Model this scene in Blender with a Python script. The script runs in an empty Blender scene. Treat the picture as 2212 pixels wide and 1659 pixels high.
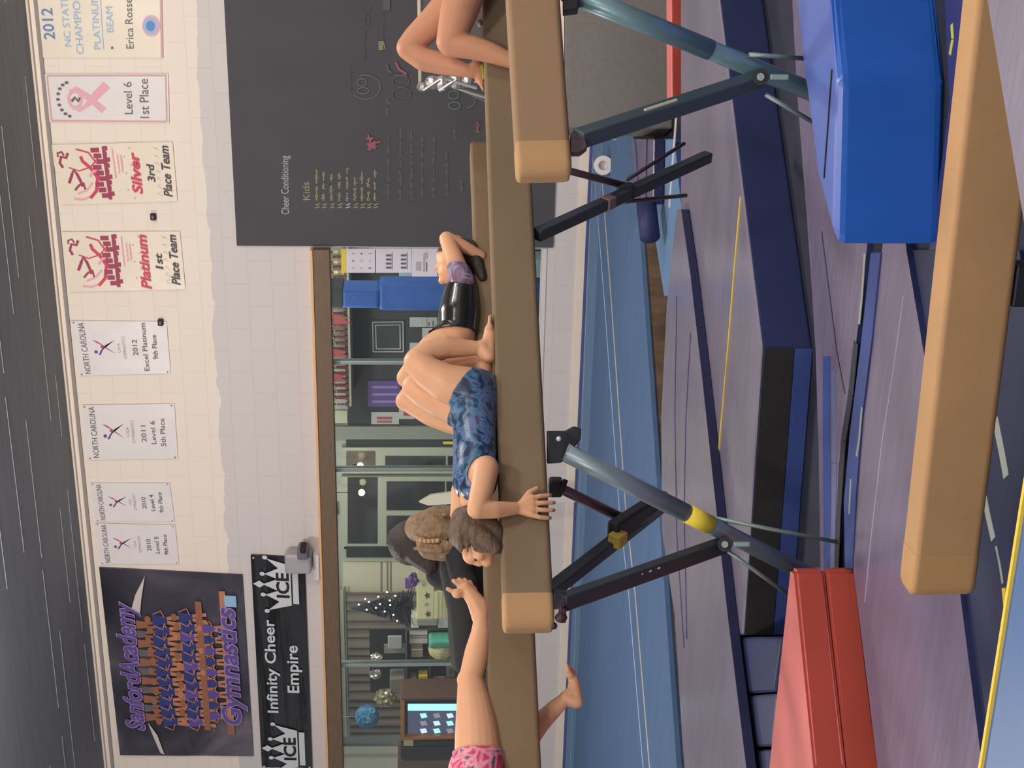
import bpy, bmesh, math, random
import numpy as np
from mathutils import Vector, Matrix, noise
random.seed(7)
SC = bpy.context.scene
COL = SC.collection
# ------------------------------------------------------------------ camera
F = 3000.0                      # focal length in pixels of the 2212 x 1659 frame
YAW = math.radians(21.7)        # camera turned left of the wall's normal
PITCH = math.atan(186.0 / F)    # looking slightly down
CAM = Vector((0, 0, 1.5))
RIGHT = Vector((math.cos(YAW), math.sin(YAW), 0))
FH = Vector((-math.sin(YAW), math.cos(YAW), 0))
FWD = FH * math.cos(PITCH) + Vector((0, 0, -math.sin(PITCH)))
UP = FH * math.sin(PITCH) + Vector((0, 0, math.cos(PITCH)))
cam_data = bpy.data.cameras.new('camera')
cam_data.sensor_fit = 'HORIZONTAL'; cam_data.sensor_width = 36.0
cam_data.lens = F / 2212.0 * 36.0
cam_data.clip_start = 0.05; cam_data.clip_end = 200
cam = bpy.data.objects.new('camera', cam_data); COL.objects.link(cam)
M = Matrix.Identity(4)          # the phone was held on its side: picture-right is the room's down
for i, ax in enumerate((-UP, RIGHT, -FWD)):
    for j in range(3): M[j][i] = ax[j]
M.translation = CAM
cam.matrix_world = M
SC.camera = cam
# ------------------------------------------------------------------ light and exposure
SC.view_settings.view_transform = 'Standard'
SC.view_settings.look = 'None'
SC.view_settings.gamma = 1.0
SC.view_settings.use_curve_mapping = False
SC.view_settings.exposure = 0.0
world = bpy.data.worlds.new('world'); SC.world = world; world.use_nodes = True
world.node_tree.nodes['Background'].inputs[0].default_value = (0.93, 0.95, 1.0, 1)
world.node_tree.nodes['Background'].inputs[1].default_value = 0.72
W = 12.2 * math.cos(YAW)        # the back wall is the plane y = W
ZC = 4.60                       # ceiling height
ZF = 0.15                       # top of the raised spring floor
def area_light(name, loc, size, power, color=(1, .93, .84), sy=None, rot=(0, 0, 0)):
    d = bpy.data.lights.new(name, 'AREA'); d.energy = power; d.size = size; d.color = color
    if sy: d.shape = 'RECTANGLE'; d.size_y = sy
    o = bpy.data.objects.new(name, d); o.location = loc; o.rotation_euler = rot; COL.objects.link(o); return o
def high_bay(loc, power, color=(1, .93, .85)):
    d = bpy.data.lights.new('high_bay_lamp', 'POINT'); d.energy = power; d.shadow_soft_size = .22; d.color = color
    o = bpy.data.objects.new('high_bay_lamp', d); o.location = loc; COL.objects.link(o)
for lx, ly, pw in ((-5.5, 6.9, 230), (-1.2, 6.9, 240), (3.2, 6.3, 230), (6.5, 6.5, 160), (-4.0, 2.6, 170), (0.4, 2.2, 220), (4.2, 2.4, 180), (-1.5, -2.0, 330), (2.5, -2.0, 330)):
    high_bay((lx, ly, 4.25), pw)
for lx in (-7.0, -4.6, -2.2, 0.4):
    d = bpy.data.lights.new('office_lamp', 'POINT'); d.energy = 62; d.shadow_soft_size = .15; d.color = (1.0, .98, .90)
    o = bpy.data.objects.new('office_lamp', d); o.location = (lx, W + .75, 2.95); COL.objects.link(o)

# ------------------------------------------------------------------ photo pixel -> point of the room
def ray(x, y):
    return RIGHT * ((1659 - y - 829.5) / F) + FWD - UP * ((x - 1106) / F)
def P(x, y, d): return CAM + ray(x, y) * d                       # at depth d from the camera
def onZ(x, y, z): r = ray(x, y); return CAM + r * ((z - CAM.z) / r.z)
def onY(x, y, Y=None): r = ray(x, y); return CAM + r * (((W if Y is None else Y) - CAM.y) / r.y)

# ------------------------------------------------------------------ materials
def lin(c):
    c = c / 255.0
    return c / 12.92 if c <= 0.04045 else ((c + 0.055) / 1.055) ** 2.4
def rgb(t): return (lin(t[0]), lin(t[1]), lin(t[2]), 1)
MATS = {}
def mat(name, col, rough=0.6, metal=0.0, var=0.0, vscale=6.0, bump=0.0, bscale=40.0, stretch=(1, 1, 1), emit=0.0, spec=0.4, coat=0.0, col2=None):
    if name in MATS: return MATS[name]
    m = bpy.data.materials.new(name); m.use_nodes = True
    nt = m.node_tree; b = nt.nodes['Principled BSDF']
    b.inputs['Base Color'].default_value = rgb(col); b.inputs['Roughness'].default_value = rough
    b.inputs['Metallic'].default_value = metal; b.inputs['Specular IOR Level'].default_value = spec
    b.inputs['Coat Weight'].default_value = coat
    if emit: b.inputs['Emission Color'].default_value = rgb(col); b.inputs['Emission Strength'].default_value = emit
    if var or bump or col2:
        tc = nt.nodes.new('ShaderNodeTexCoord'); mp = nt.nodes.new('ShaderNodeMapping')
        nt.links.new(tc.outputs['Object'], mp.inputs[0]); mp.inputs['Scale'].default_value = stretch
    if var or col2:
        n = nt.nodes.new('ShaderNodeTexNoise'); n.inputs['Scale'].default_value = vscale; n.inputs['Detail'].default_value = 5
        nt.links.new(mp.outputs[0], n.inputs['Vector'])
        r = nt.nodes.new('ShaderNodeValToRGB'); c = rgb(col)
        r.color_ramp.elements[0].position = .3; r.color_ramp.elements[1].position = .7
        k = rgb(col2) if col2 else tuple(min(1, v * (1 + var)) for v in c[:3]) + (1,)
        r.color_ramp.elements[0].color = c if col2 else tuple(v * (1 - var) for v in c[:3]) + (1,)
        r.color_ramp.elements[1].color = k
        nt.links.new(n.outputs['Fac'], r.inputs[0]); nt.links.new(r.outputs[0], b.inputs['Base Color'])
    if bump:
        n = nt.nodes.new('ShaderNodeTexNoise'); n.inputs['Scale'].default_value = bscale; n.inputs['Detail'].default_value = 4
        nt.links.new(mp.outputs[0], n.inputs['Vector'])
        bp = nt.nodes.new('ShaderNodeBump'); bp.inputs['Strength'].default_value = bump; bp.inputs['Distance'].default_value = .01
        nt.links.new(n.outputs['Fac'], bp.inputs['Height']); nt.links.new(bp.outputs[0], b.inputs['Normal'])
    MATS[name] = m
    return m
def ramp_mat(name, stops, scale=8, rough=.5, distortion=1.0, voronoi=False, spec=.4):
    m = mat(name, stops[0][1], rough, spec=spec); nt = m.node_tree; b = nt.nodes['Principled BSDF']
    tc = nt.nodes.new('ShaderNodeTexCoord')
    n = nt.nodes.new('ShaderNodeTexNoise'); n.inputs['Scale'].default_value = scale; n.inputs['Detail'].default_value = 6
    n.inputs['Distortion'].default_value = distortion
    nt.links.new(tc.outputs['Object'], n.inputs['Vector'])
    r = nt.nodes.new('ShaderNodeValToRGB')
    while len(r.color_ramp.elements) < len(stops): r.color_ramp.elements.new(.5)
    for e, (p, c) in zip(r.color_ramp.elements, stops): e.position = p; e.color = rgb(c)
    nt.links.new(n.outputs['Fac'], r.inputs[0]); nt.links.new(r.outputs[0], b.inputs['Base Color'])
    return m
def wall_mat():
    m = bpy.data.materials.new('painted_block_wall'); m.use_nodes = True; MATS['painted_block_wall'] = m
    nt = m.node_tree; b = nt.nodes['Principled BSDF']; b.inputs['Roughness'].default_value = .65
    geo = nt.nodes.new('ShaderNodeNewGeometry'); sx = nt.nodes.new('ShaderNodeSeparateXYZ'); nt.links.new(geo.outputs['Position'], sx.inputs[0])
    n = nt.nodes.new('ShaderNodeTexNoise'); n.inputs['Scale'].default_value = 5; nt.links.new(geo.outputs['Position'], n.inputs['Vector'])
    a = nt.nodes.new('ShaderNodeMath'); a.operation = 'MULTIPLY_ADD'; a.inputs[1].default_value = .10
    nt.links.new(n.outputs['Fac'], a.inputs[0]); nt.links.new(sx.outputs['Z'], a.inputs[2])
    g = nt.nodes.new('ShaderNodeMath'); g.operation = 'GREATER_THAN'; nt.links.new(a.outputs[0], g.inputs[0]); g.inputs[1].default_value = ZBAND + .05
    mx = nt.nodes.new('ShaderNodeMix'); mx.data_type = 'RGBA'; nt.links.new(g.outputs[0], mx.inputs['Factor'])
    mx.inputs['A'].default_value = rgb((208, 199, 196)); mx.inputs['B'].default_value = rgb((234, 220, 206))
    # block courses
    cb = nt.nodes.new('ShaderNodeCombineXYZ'); nt.links.new(sx.outputs['X'], cb.inputs[0]); nt.links.new(sx.outputs['Z'], cb.inputs[1])
    bk = nt.nodes.new('ShaderNodeTexBrick'); nt.links.new(cb.outputs[0], bk.inputs['Vector'])
    bk.inputs['Scale'].default_value = 1; bk.inputs['Brick Width'].default_value = .4; bk.inputs['Row Height'].default_value = .2
    bk.inputs['Mortar Size'].default_value = .006; bk.inputs['Mortar Smooth'].default_value = .5
    bk.inputs['Color1'].default_value = (1, 1, 1, 1); bk.inputs['Color2'].default_value = (.985, .985, .985, 1); bk.inputs['Mortar'].default_value = (.93, .92, .91, 1)
    ml = nt.nodes.new('ShaderNodeMix'); ml.data_type = 'RGBA'; ml.blend_type = 'MULTIPLY'; ml.inputs['Factor'].default_value = 1
    nt.links.new(mx.outputs['Result'], ml.inputs['A']); nt.links.new(bk.outputs['Color'], ml.inputs['B'])
    nt.links.new(ml.outputs['Result'], b.inputs['Base Color'])
    bp = nt.nodes.new('ShaderNodeBump'); bp.inputs['Strength'].default_value = .3; bp.inputs['Distance'].default_value = .004
    nt.links.new(bk.outputs['Color'], bp.inputs['Height']); nt.links.new(bp.outputs[0], b.inputs['Normal'])
    return m
def glass_mat():
    m = bpy.data.materials.new('window_glass'); m.use_nodes = True; nt = m.node_tree
    nt.nodes.remove(nt.nodes['Principled BSDF']); out = nt.nodes['Material Output']
    t = nt.nodes.new('ShaderNodeBsdfTransparent'); t.inputs[0].default_value = (.93, .96, .94, 1)
    g = nt.nodes.new('ShaderNodeBsdfGlossy'); g.inputs['Roughness'].default_value = .03
    fr = nt.nodes.new('ShaderNodeFresnel'); fr.inputs[0].default_value = 1.35
    mx = nt.nodes.new('ShaderNodeMixShader'); nt.links.new(fr.outputs[0], mx.inputs[0]); nt.links.new(t.outputs[0], mx.inputs[1]); nt.links.new(g.outputs[0], mx.inputs[2])
    nt.links.new(mx.outputs[0], out.inputs[0]); MATS['window_glass'] = m; return m

# ------------------------------------------------------------------ mesh builder
class MB:
    def __init__(s): s.v = []; s.f = []; s.m = []; s.mats = []; s.lay = 0
    def mi(s, m):
        if m not in s.mats: s.mats.append(m)
        return s.mats.index(m)
    def add(s, vs, fs, m):
        o = len(s.v); s.v += [tuple(v) for v in vs]; k = s.mi(m)
        for f in fs: s.f.append([i + o for i in f]); s.m.append(k)
    def prism(s, pts, d, m):                    # polygon pts extruded by vector d
        n = len(pts); q = [Vector(p) + Vector(d) for p in pts]
        s.add(list(pts) + q, [list(range(n)), list(range(2 * n - 1, n - 1, -1))] + [[i, (i + 1) % n, n + (i + 1) % n, n + i] for i in range(n)], m)
    def box(s, c, sz, m, rot=None, bev=0, seg=2):
        bm = bmesh.new(); bmesh.ops.create_cube(bm, size=1)
        for v in bm.verts: v.co = Vector((v.co.x * sz[0], v.co.y * sz[1], v.co.z * sz[2]))
        if bev: bmesh.ops.bevel(bm, geom=bm.edges[:], offset=bev, segments=seg, affect='EDGES', profile=.5)
        R = rot or Matrix.Identity(3)
        for v in bm.verts: v.co = R @ v.co + Vector(c)
        s.bm(bm, m)
    def bm(s, bm, m):
        bm.verts.index_update()
        s.add([v.co.copy() for v in bm.verts], [[v.index for v in f.verts] for f in bm.faces], m); bm.free()
    def tube(s, a, b, r, m, r2=None, n=14):
        a, b = Vector(a), Vector(b); r2 = r if r2 is None else r2
        z = (b - a).normalized(); x = z.orthogonal().normalized(); y = z.cross(x)
        vs = [a + (x * math.cos(t) + y * math.sin(t)) * r for t in [2 * math.pi * i / n for i in range(n)]]
        vs += [b + (x * math.cos(t) + y * math.sin(t)) * r2 for t in [2 * math.pi * i / n for i in range(n)]]
        s.add(vs, [list(range(n))[::-1], list(range(n, 2 * n))] + [[i, (i + 1) % n, n + (i + 1) % n, n + i] for i in range(n)], m)
    def bar(s, a, b, w, h, m, side=None, bev=0.004):      # rectangular bar
        a, b = Vector(a), Vector(b); z = (b - a).normalized(); x = Vector(side) if side is not None else Vector((0, 0, 1)).cross(z)
        if x.length < 1e-4: x = Vector((1, 0, 0))
        x = (x - z * x.dot(z)).normalized(); y = z.cross(x)
        R = Matrix((x, y, z)).transposed()
        s.box((a + b) / 2, (w, h, (b - a).length), m, R, bev)
    def ball(s, c, r, m, sub=2, rot=None):
        bm = bmesh.new(); bmesh.ops.create_icosphere(bm, subdivisions=sub, radius=1)
        rr = r if hasattr(r, '__len__') else (r, r, r); R = rot or Matrix.Identity(3)
        for v in bm.verts: v.co = R @ Vector((v.co.x * rr[0], v.co.y * rr[1], v.co.z * rr[2])) + Vector(c)
        s.bm(bm, m)
    def lathe(s, base, prof, m, n=14, ax=Vector((0, 0, 1))):
        x = ax.orthogonal().normalized(); y = ax.cross(x); vs = []
        for r, h in prof:
            for i in range(n):
                t = 2 * math.pi * i / n; vs.append(Vector(base) + ax * h + (x * math.cos(t) + y * math.sin(t)) * r)
        fs = [[k * n + i, k * n + (i + 1) % n, (k + 1) * n + (i + 1) % n, (k + 1) * n + i] for k in range(len(prof) - 1) for i in range(n)]
        fs += [list(range(n))[::-1], list(range((len(prof) - 1) * n, len(prof) * n))]
        s.add(vs, fs, m)
    def build(s, name, parent=None, smooth=False, loc=None, bevel=0):
        me = bpy.data.meshes.new(name)
        if loc is None and parent is None and s.v:
            a = np.array(s.v); loc = Vector(((a[:, 0].min() + a[:, 0].max()) / 2, (a[:, 1].min() + a[:, 1].max()) / 2, a[:, 2].min()))
        off = Vector(loc) if loc is not None else (parent.matrix_world.translation if parent else Vector((0, 0, 0)))
        me.from_pydata([tuple(Vector(v) - off) for v in s.v], [], s.f)
        for m in s.mats: me.materials.append(m)
        me.polygons.foreach_set('material_index', s.m)
        if smooth: me.polygons.foreach_set('use_smooth', [True] * len(s.f))
        me.update()
        bm = bmesh.new(); bm.from_mesh(me); bmesh.ops.recalc_face_normals(bm, faces=bm.faces[:]); bm.to_mesh(me); bm.free()
        o = bpy.data.objects.new(name, me); COL.objects.link(o)
        if parent is None: o.location = off
        else:
            o.parent = parent
            base = parent
            o.location = off - root_off(parent)

        OFF[o.name] = off
        if bevel:
            b = o.modifiers.new('bevel', 'BEVEL'); b.width = bevel; b.segments = 3; b.limit_method = 'ANGLE'
        return o
OFF = {}
def root_off(o): return OFF[o.name]
def empty(name, loc):
    o = bpy.data.objects.new(name, None); o.location = loc; o.empty_display_size = .1; COL.objects.link(o)
    o.matrix_world = Matrix.Translation(Vector(loc)); OFF[o.name] = Vector(loc); return o
def child(mb, name, parent, smooth=False, bevel=0, label=None):
    o = mb.build(name, parent, smooth, loc=OFF[parent.name], bevel=bevel)
    if label: o['label'] = label
    return o
def tag(o, label, cat, group=None, kind=None):
    if label: o['label'] = label
    if cat: o['category'] = cat
    if group: o['group'] = group
    o['kind'] = kind or 'thing'
    return o
def structure(o): o['kind'] = 'structure'; return o
def dup(root):
    r = root.copy(); COL.objects.link(r)
    for ch in list(root.children):
        c = ch.copy(); COL.objects.link(c); c.parent = r
    return r
# ---- flat things: unit square -> quad on a plane; corners in photo pixels as TL, TR, BR, BL (room's sense)
class Quad:
    def __init__(s, corners, Y=None, z=None):
        f = (lambda c: onY(c[0], c[1], Y)) if z is None else (lambda c: onZ(c[0], c[1], z))
        s.c = [f(c) for c in corners]
        s.n = (s.c[1] - s.c[0]).cross(s.c[3] - s.c[0]).normalized()
        if s.n.dot(CAM - s.c[0]) < 0: s.n = -s.n
    def __call__(s, u, v, lift=0.0):
        t = s.c[0].lerp(s.c[1], u); b = s.c[3].lerp(s.c[2], u)
        return b.lerp(t, v) + s.n * lift
TXT = {}
def text_mesh(t, bold):
    k = (t, bold)
    if k not in TXT:
        cu = bpy.data.curves.new('t', 'FONT'); cu.body = t; cu.offset = bold; cu.resolution_u = 3; cu.fill_mode = 'FRONT'
        o = bpy.data.objects.new('t', cu); COL.objects.link(o)
        me = bpy.data.meshes.new_from_object(o.evaluated_get(bpy.context.evaluated_depsgraph_get()))
        v = np.array([list(x.co) for x in me.vertices]); f = [list(p.vertices) for p in me.polygons]
        bpy.data.objects.remove(o); bpy.data.curves.remove(cu); bpy.data.meshes.remove(me)
        mn = v.min(0); mx = v.max(0); v = (v - mn) / np.maximum(mx - mn, 1e-6)
        TXT[k] = (v, f)
    return TXT[k]
def txt(mb, q, t, u0, v0, u1, v1, m, lift=.004, bold=0.0, shear=0.0, arc=0.0):
    mb.lay += 1; lift += mb.lay * 1.2e-4          # every printed layer lies a hair above the one before
    v, f = text_mesh(t, bold)
    mb.add([q(u0 + (u1 - u0) * (a[0]) + shear * a[1], v0 + (v1 - v0) * a[1] + arc * math.sin(math.pi * a[0]), lift) for a in v], f, m)
def shape(mb, q, pts, m, lift=.004): mb.lay += 1; lift += mb.lay * 1.2e-4; mb.add([q(a, b, lift) for a, b in pts], [list(range(len(pts)))], m)
def rect(mb, q, u0, v0, u1, v1, m, lift=.004): shape(mb, q, [(u0, v0), (u1, v0), (u1, v1), (u0, v1)], m, lift)
def disc(mb, q, u, v, ru, rv, m, lift=.004, n=14): shape(mb, q, [(u + ru * math.cos(2 * math.pi * i / n), v + rv * math.sin(2 * math.pi * i / n)) for i in range(n)], m, lift)
def stroke(mb, q, pts, w, m, lift=.004, closed=False):
    if closed: pts = pts + [pts[0]]
    mb.lay += 1; lift += mb.lay * 1.2e-4
    P3 = [q(a, b, lift + i * 4e-5) for i, (a, b) in enumerate(pts)]
    L = []; R = []
    for i, p in enumerate(P3):
        a = P3[max(0, i - 1)]; b = P3[min(len(P3) - 1, i + 1)]
        d = (b - a); d = d.normalized() if d.length > 1e-7 else Vector((1, 0, 0)); s = d.cross(q.n).normalized() * (w / 2)
        L.append(p + s); R.append(p - s)
    n = len(P3); mb.add(L + R, [[i, i + 1, n + i + 1, n + i] for i in range(n - 1)], m)
# ================================================================== the room
ZBAND = onY(470, 830).z
M_WALL = wall_mat(); M_GLASS = glass_mat()
M_CEIL = mat('dark_ceiling', (130, 131, 133), .8, var=.10, vscale=3, stretch=(.6, 6, 1))
M_CREAM = mat('cream_paint', (232, 216, 200), .6, var=.03)
M_WHITE = mat('white_paint', (212, 204, 202), .55)
M_WOOD = mat('brown_wood', (112, 90, 70), .5, var=.18, vscale=8, stretch=(1, 20, 20))
M_WOODL = mat('light_wood_edge', (226, 176, 128), .5)
M_SPRING = mat('blue_carpet', (80, 108, 146), .9, var=.08, vscale=2.5, stretch=(.5, 4, 1), bump=.2, bscale=300)
M_SPRINGL = mat('light_blue_carpet', (98, 128, 164), .9, var=.05)
M_FLOOR = mat('dark_rubber_floor', (38, 40, 58), .8, var=.15)
M_BLACK = mat('black', (26, 26, 30), .6)
XL, XR = onY(700, 1659).x - 2.5, onY(700, 0).x + 2.5
# ground slab
mb = MB(); mb.prism([(-14, -6, -.1), (12, -6, -.1), (12, W + 5, -.1), (-14, W + 5, -.1)], (0, 0, .1), M_FLOOR)
structure(mb.build('floor'))
# ceiling with thin pale seam lines running along the wall
mb = MB(); mb.prism([(-14, -6, ZC), (12, -6, ZC), (12, W + .3, ZC), (-14, W + .3, ZC)], (0, 0, .1), M_CEIL)
ms = mat('pale_seam', (158, 162, 164), .6)
for k, yy in enumerate((11.05, 10.75, 10.35, 10.1, 9.7, 9.2, 8.4)):
    x = -8.0
    while x < 7:
        ln = random.uniform(.5, 2.2)
        if random.random() < .72: mb.box((x + ln / 2, yy + random.uniform(-.02, .02), ZC - .003), (ln, .004, .004), ms)
        x += ln + random.uniform(.1, .9)
structure(mb.build('ceiling'))
# back wall : upper band, part behind the chalk board, low wall under the window
zt0 = onY(693, 900).z      # top of the window opening (under its wooden head)
zt0 = onY(700, 1200).z
z_sill = onY(1170, 900).z
x_op = onY(900, 535).x     # right end of the opening
zt = zt0
mb = MB()
def wbox(x0, x1, z0, z1, y0=W, y1=W + .2, m=M_WALL): mb.box(((x0 + x1) / 2, (y0 + y1) / 2, (z0 + z1) / 2), (x1 - x0, y1 - y0, z1 - z0), m)
wbox(XL, XR, zt, ZC); wbox(x_op, XR, ZF, zt); wbox(XL, x_op, ZF, z_sill)
structure(mb.build('wall_back'))
# protruding cream band at the very top of the wall, with its shadow line painted as a strip below
zb1 = onY(154, 790).z
mb = MB(); mb.box(((XL + XR) / 2, W - .025, (ZC + zb1) / 2 + .02), (XR - XL, .05, ZC - zb1 - .04), M_CREAM, bev=.01)
structure(mb.build('trim_1'))
mb = MB(); mb.box(((XL + XR) / 2, W - .012, zb1 - .012), (XR - XL, .02, .03), mat('painted_shadow_strip', (150, 140, 136), .8))
structure(mb.build('trim_shadow'))
# cream baseboard and blue cove line
mb = MB(); mb.box(((XL + XR) / 2, W - .01, ZF + .035), (XR - XL, .02, .07), M_CREAM, bev=.003); structure(mb.build('baseboard_back'))
# wooden head rail over the window
zh = zt
mb = MB(); mb.box(((XL + x_op) / 2, W - .03, zt - .06), (x_op - XL, .12, .14), M_WOOD, bev=.006)
mb.box(((XL + x_op) / 2, W - .05, zt + .022), (x_op - XL, .10, .022), M_WOODL, bev=.003)
structure(mb.build('trim_3'))
# spring floor: blue carpet platform
fa, fb = onZ(1380, 480, ZF), onZ(1462, 1659, ZF); d = (fb - fa)
FL, FR = fb + d * .35, fa - d * 1.1
top = [FL, FR, Vector((FR.x, W, ZF)), Vector((XL - 1, W, ZF)), Vector((XL - 1, FL.y - .4, ZF))]
mb = MB(); mb.prism([Vector((p.x, p.y, ZF)) for p in top], (0, 0, -.04), M_SPRING)
o = mb.build('spring_floor'); tag(o, 'raised light blue carpeted spring floor with tan and white lines at the wall', 'gym floor')
sp = o
def strip_on_floor(pts, w, m, h=.0025):
    g = MB(); q = [onZ(a, b, ZF) for a, b in pts]
    for a, b in zip(q[:-1], q[1:]):
        g.bar(a + Vector((0, 0, h / 2)), b + Vector((0, 0, h / 2)), w, h, m, side=(b - a).cross(Vector((0, 0, 1))), bev=0)
    return g
M_LW = mat('white_line', (190, 200, 225), .8); M_LT = mat('tan_line', (188, 176, 158), .8); M_LN = mat('navy_carpet_edge', (66, 76, 140), .9)
for pts, w, m in (([(1281, 340), (1305, 640), (1338, 1100), (1358, 1280), (1388, 1640), (1420, 2000)], .012, M_LW),
                  ([(1297, 340), (1320, 640), (1352, 1100), (1372, 1280), (1402, 1640), (1434, 2000)], .03, M_LT),
                  ([(1281, 345), (1268, 640), (1256, 960), (1246, 1280), (1232, 1659)], .012, M_LW)):
    g = strip_on_floor(pts, w, m); child(g, 'floor_line', sp)
# navy strip along the wall
g = MB(); g.box(((XL + XR) / 2, W - .14, ZF + .002), (XR - XL, .14, .004), M_LN); child(g, 'edge_strip', sp)
g = MB(); g.box(((XL + XR) / 2, W - .55, ZF + .001), (XR - XL, .62, .002), M_SPRINGL); child(g, 'light_panel', sp)
# wooden fascia of the platform
mf = mat('fascia_wood', (104, 84, 66), .7, var=.35, vscale=5, stretch=(3, 3, 1))
g = MB(); nrm = Vector((d.y, -d.x, 0)).normalized()
if nrm.dot(CAM - fa) < 0: nrm = -nrm
g.prism([FL + nrm * .0, FR + nrm * .0, FR - nrm * .04, FL - nrm * .04], (0, 0, -.0001), mf)
g = MB(); a, b = Vector((FL.x, FL.y, ZF - .085)), Vector((FR.x, FR.y, ZF - .085)); g.bar(a - nrm * .02, b - nrm * .02, .04, .12, mf, side=nrm, bev=.002)
child(g, 'fascia_board', sp)

# ------------------------------------------------------------------ the office behind the window
YB = W + 2.7
M_OFW = mat('office_wall', (168, 172, 168), .7); M_OFD = mat('dark_office_wall', (52, 54, 58), .8, var=.1)
mb = MB()
mb.box(((XL + XR) / 2, YB + .05, 1.9), (XR - XL + 1.5, .1, 3.7), M_OFW)
structure(mb.build('wall_office_back'))
mb = MB(); mb.prism([(XL, W + .2, ZF - .05), (XR, W + .2, ZF - .05), (XR, YB, ZF - .05), (XL, YB, ZF - .05)], (0, 0, .05), mat('office_floor', (110, 105, 100), .7)); structure(mb.build('floor_office'))
zoc = 3.35
mb = MB(); mb.prism([(XL, W + .2, zoc), (XR, W + .2, zoc), (XR, YB, zoc), (XL, YB, zoc)], (0, 0, .05), M_OFW); structure(mb.build('ceiling_office'))
def oq(x0, x1, y0, y1, dy=0.0): # rectangle on the office back wall from photo px: x0..x1 (down), y0..y1 (leftwards)
    return Quad([(x0, y1), (x0, y0), (x1, y0), (x1, y1)], YB - dy)
def board(mb, q, th, m):
    mb.prism([q(0, 0, 0), q(1, 0, 0), q(1, 1, 0), q(0, 1, 0)], -q.n * 0 + q.n * th, m)
# dark painted section of the office wall
mb = MB(); board(mb, oq(752, 1250, 540, 921), .01, M_OFD); structure(mb.build('wall_office_dark'))
mb = MB(); board(mb, oq(720, 1250, 918, 945), .05, mat('grey_post', (132, 134, 128), .6)); structure(mb.build('trim_4'))

# window frame with mullions and panes of the big viewing window
w = empty('window_1', ((XL + x_op) / 2, W + .1, z_sill)); structure(w)
g = MB(); M_AL = mat('aluminium_mullion', (150, 158, 152), .35, metal=.6)
for py in (788, 1020, 1442):
    X = onY(900, py).x; g.box((X, W + .08, (zt - .12 + z_sill) / 2), (.035, .07, zt - .12 - z_sill), M_AL, bev=.004)
child(g, 'mullion', w)
g = MB(); g.box(((XL + x_op) / 2, W + .07, z_sill + .02), (x_op - XL, .16, .04), M_WHITE, bev=.004); child(g, 'sill', w)
xs = [XL] + sorted([onY(900, py).x for py in (788, 1020, 1442)]) + [x_op]
for a, b in zip(xs[:-1], xs[1:]):
    g = MB(); g.box(((a + b) / 2, W + .08, (zt - .12 + z_sill) / 2), (b - a - .04, .006, zt - .12 - z_sill), M_GLASS); child(g, 'glass_pane', w)
# ================================================================== banners on the wall
M_PW = mat('white_vinyl', (226, 218, 216), .35, var=.02); M_PC = mat('cream_vinyl', (232, 218, 200), .35, var=.02)
K_GREY = mat('grey_ink', (104, 96, 100), .5); K_DARK = mat('dark_ink', (74, 64, 70), .5); K_RED = mat('red_ink', (206, 66, 92), .5)
K_MAR = mat('maroon_ink', (158, 62, 88), .5); K_PINK = mat('pink_ink', (228, 168, 178), .5); K_BLUE = mat('blue_ink', (96, 132, 190), .5); K_LB = mat('light_blue_ink', (150, 184, 214), .5)
K_PUR = mat('violet_ink', (92, 76, 150), .5); K_LG = mat('light_grey_ink', (176, 166, 170), .5)
M_EDGE = mat('pink_edge', (214, 160, 165), .5)
def sheet(q, m, th=.008, warp=.0, nx=8, ny=14):
    mb = MB(); vs = []; fs = []
    for j in range(ny + 1):
        for i in range(nx + 1):
            u, v = i / nx, j / ny
            vs.append(q(u, v, th + warp * (noise.noise(Vector((u * 3, v * 4, q.c[0].x * 3))) * .5 + .5)))
    o = len(vs)
    for j in range(ny):
        for i in range(nx): k = j * (nx + 1) + i; fs.append([k, k + 1, k + nx + 2, k + nx + 1])
    mb.add(vs, fs, m)
    c = [q(0, 0, 0), q(1, 0, 0), q(1, 1, 0), q(0, 1, 0)]; c2 = [q(0, 0, th), q(1, 0, th), q(1, 1, th), q(0, 1, th)]
    mb.add(c + c2, [[0, 1, 5, 4], [1, 2, 6, 5], [2, 3, 7, 6], [3, 0, 4, 7]], m)
    return mb
L0 = .016
def usag(mb, q, cx, cy, s, asp):
    def pt(a, b): return (cx + a * s, cy + b * s * asp)
    disc(mb, q, *pt(-.55, .75), .18 * s, .18 * s * asp, K_PUR, L0)
    shape(mb, q, [pt(-.9, .55), pt(-.55, .35), pt(.05, -.1), pt(.75, -1.3), pt(.2, -.35), pt(-.25, .0), pt(-.85, .3)], K_PUR, L0)
    shape(mb, q, [pt(.75, .95), pt(.55, .45), pt(.15, -.05), pt(-.8, -1.25), pt(-.2, -.35), pt(.2, .1), pt(.45, .55)], K_MAR, L0 + .001)
    shape(mb, q, [pt(.0, .25), pt(.25, .1), pt(.05, -.1), pt(-.2, .05)], K_RED, L0 + .002)
def nc_banner(corners, lines, label, wide=1.0):
    q = Quad(corners, W - .003); mb = sheet(q, M_PW, warp=.008)
    txt(mb, q, 'NORTH CAROLINA', .04, .865, .97, .93, K_GREY, L0)
    usag(mb, q, .53, .70, .17, .62)
    txt(mb, q, 'USA', .42, .515, .60, .545, K_LG, L0); txt(mb, q, 'GYMNASTICS', .30, .455, .72, .49, K_LG, L0)
    y = .33
    for i, (t, a, b) in enumerate(lines):
        h = .055; txt(mb, q, t, a, y, b, y + h, K_GREY, L0, .005); y -= .105
    for u, v in ((.03, .97), (.97, .97), (.03, .03), (.97, .03)): disc(mb, q, u, v, .012, .008, K_DARK, L0)
    return tag(mb.build('wall_banner'), label, 'banner', 'white award banners along the wall')
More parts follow.
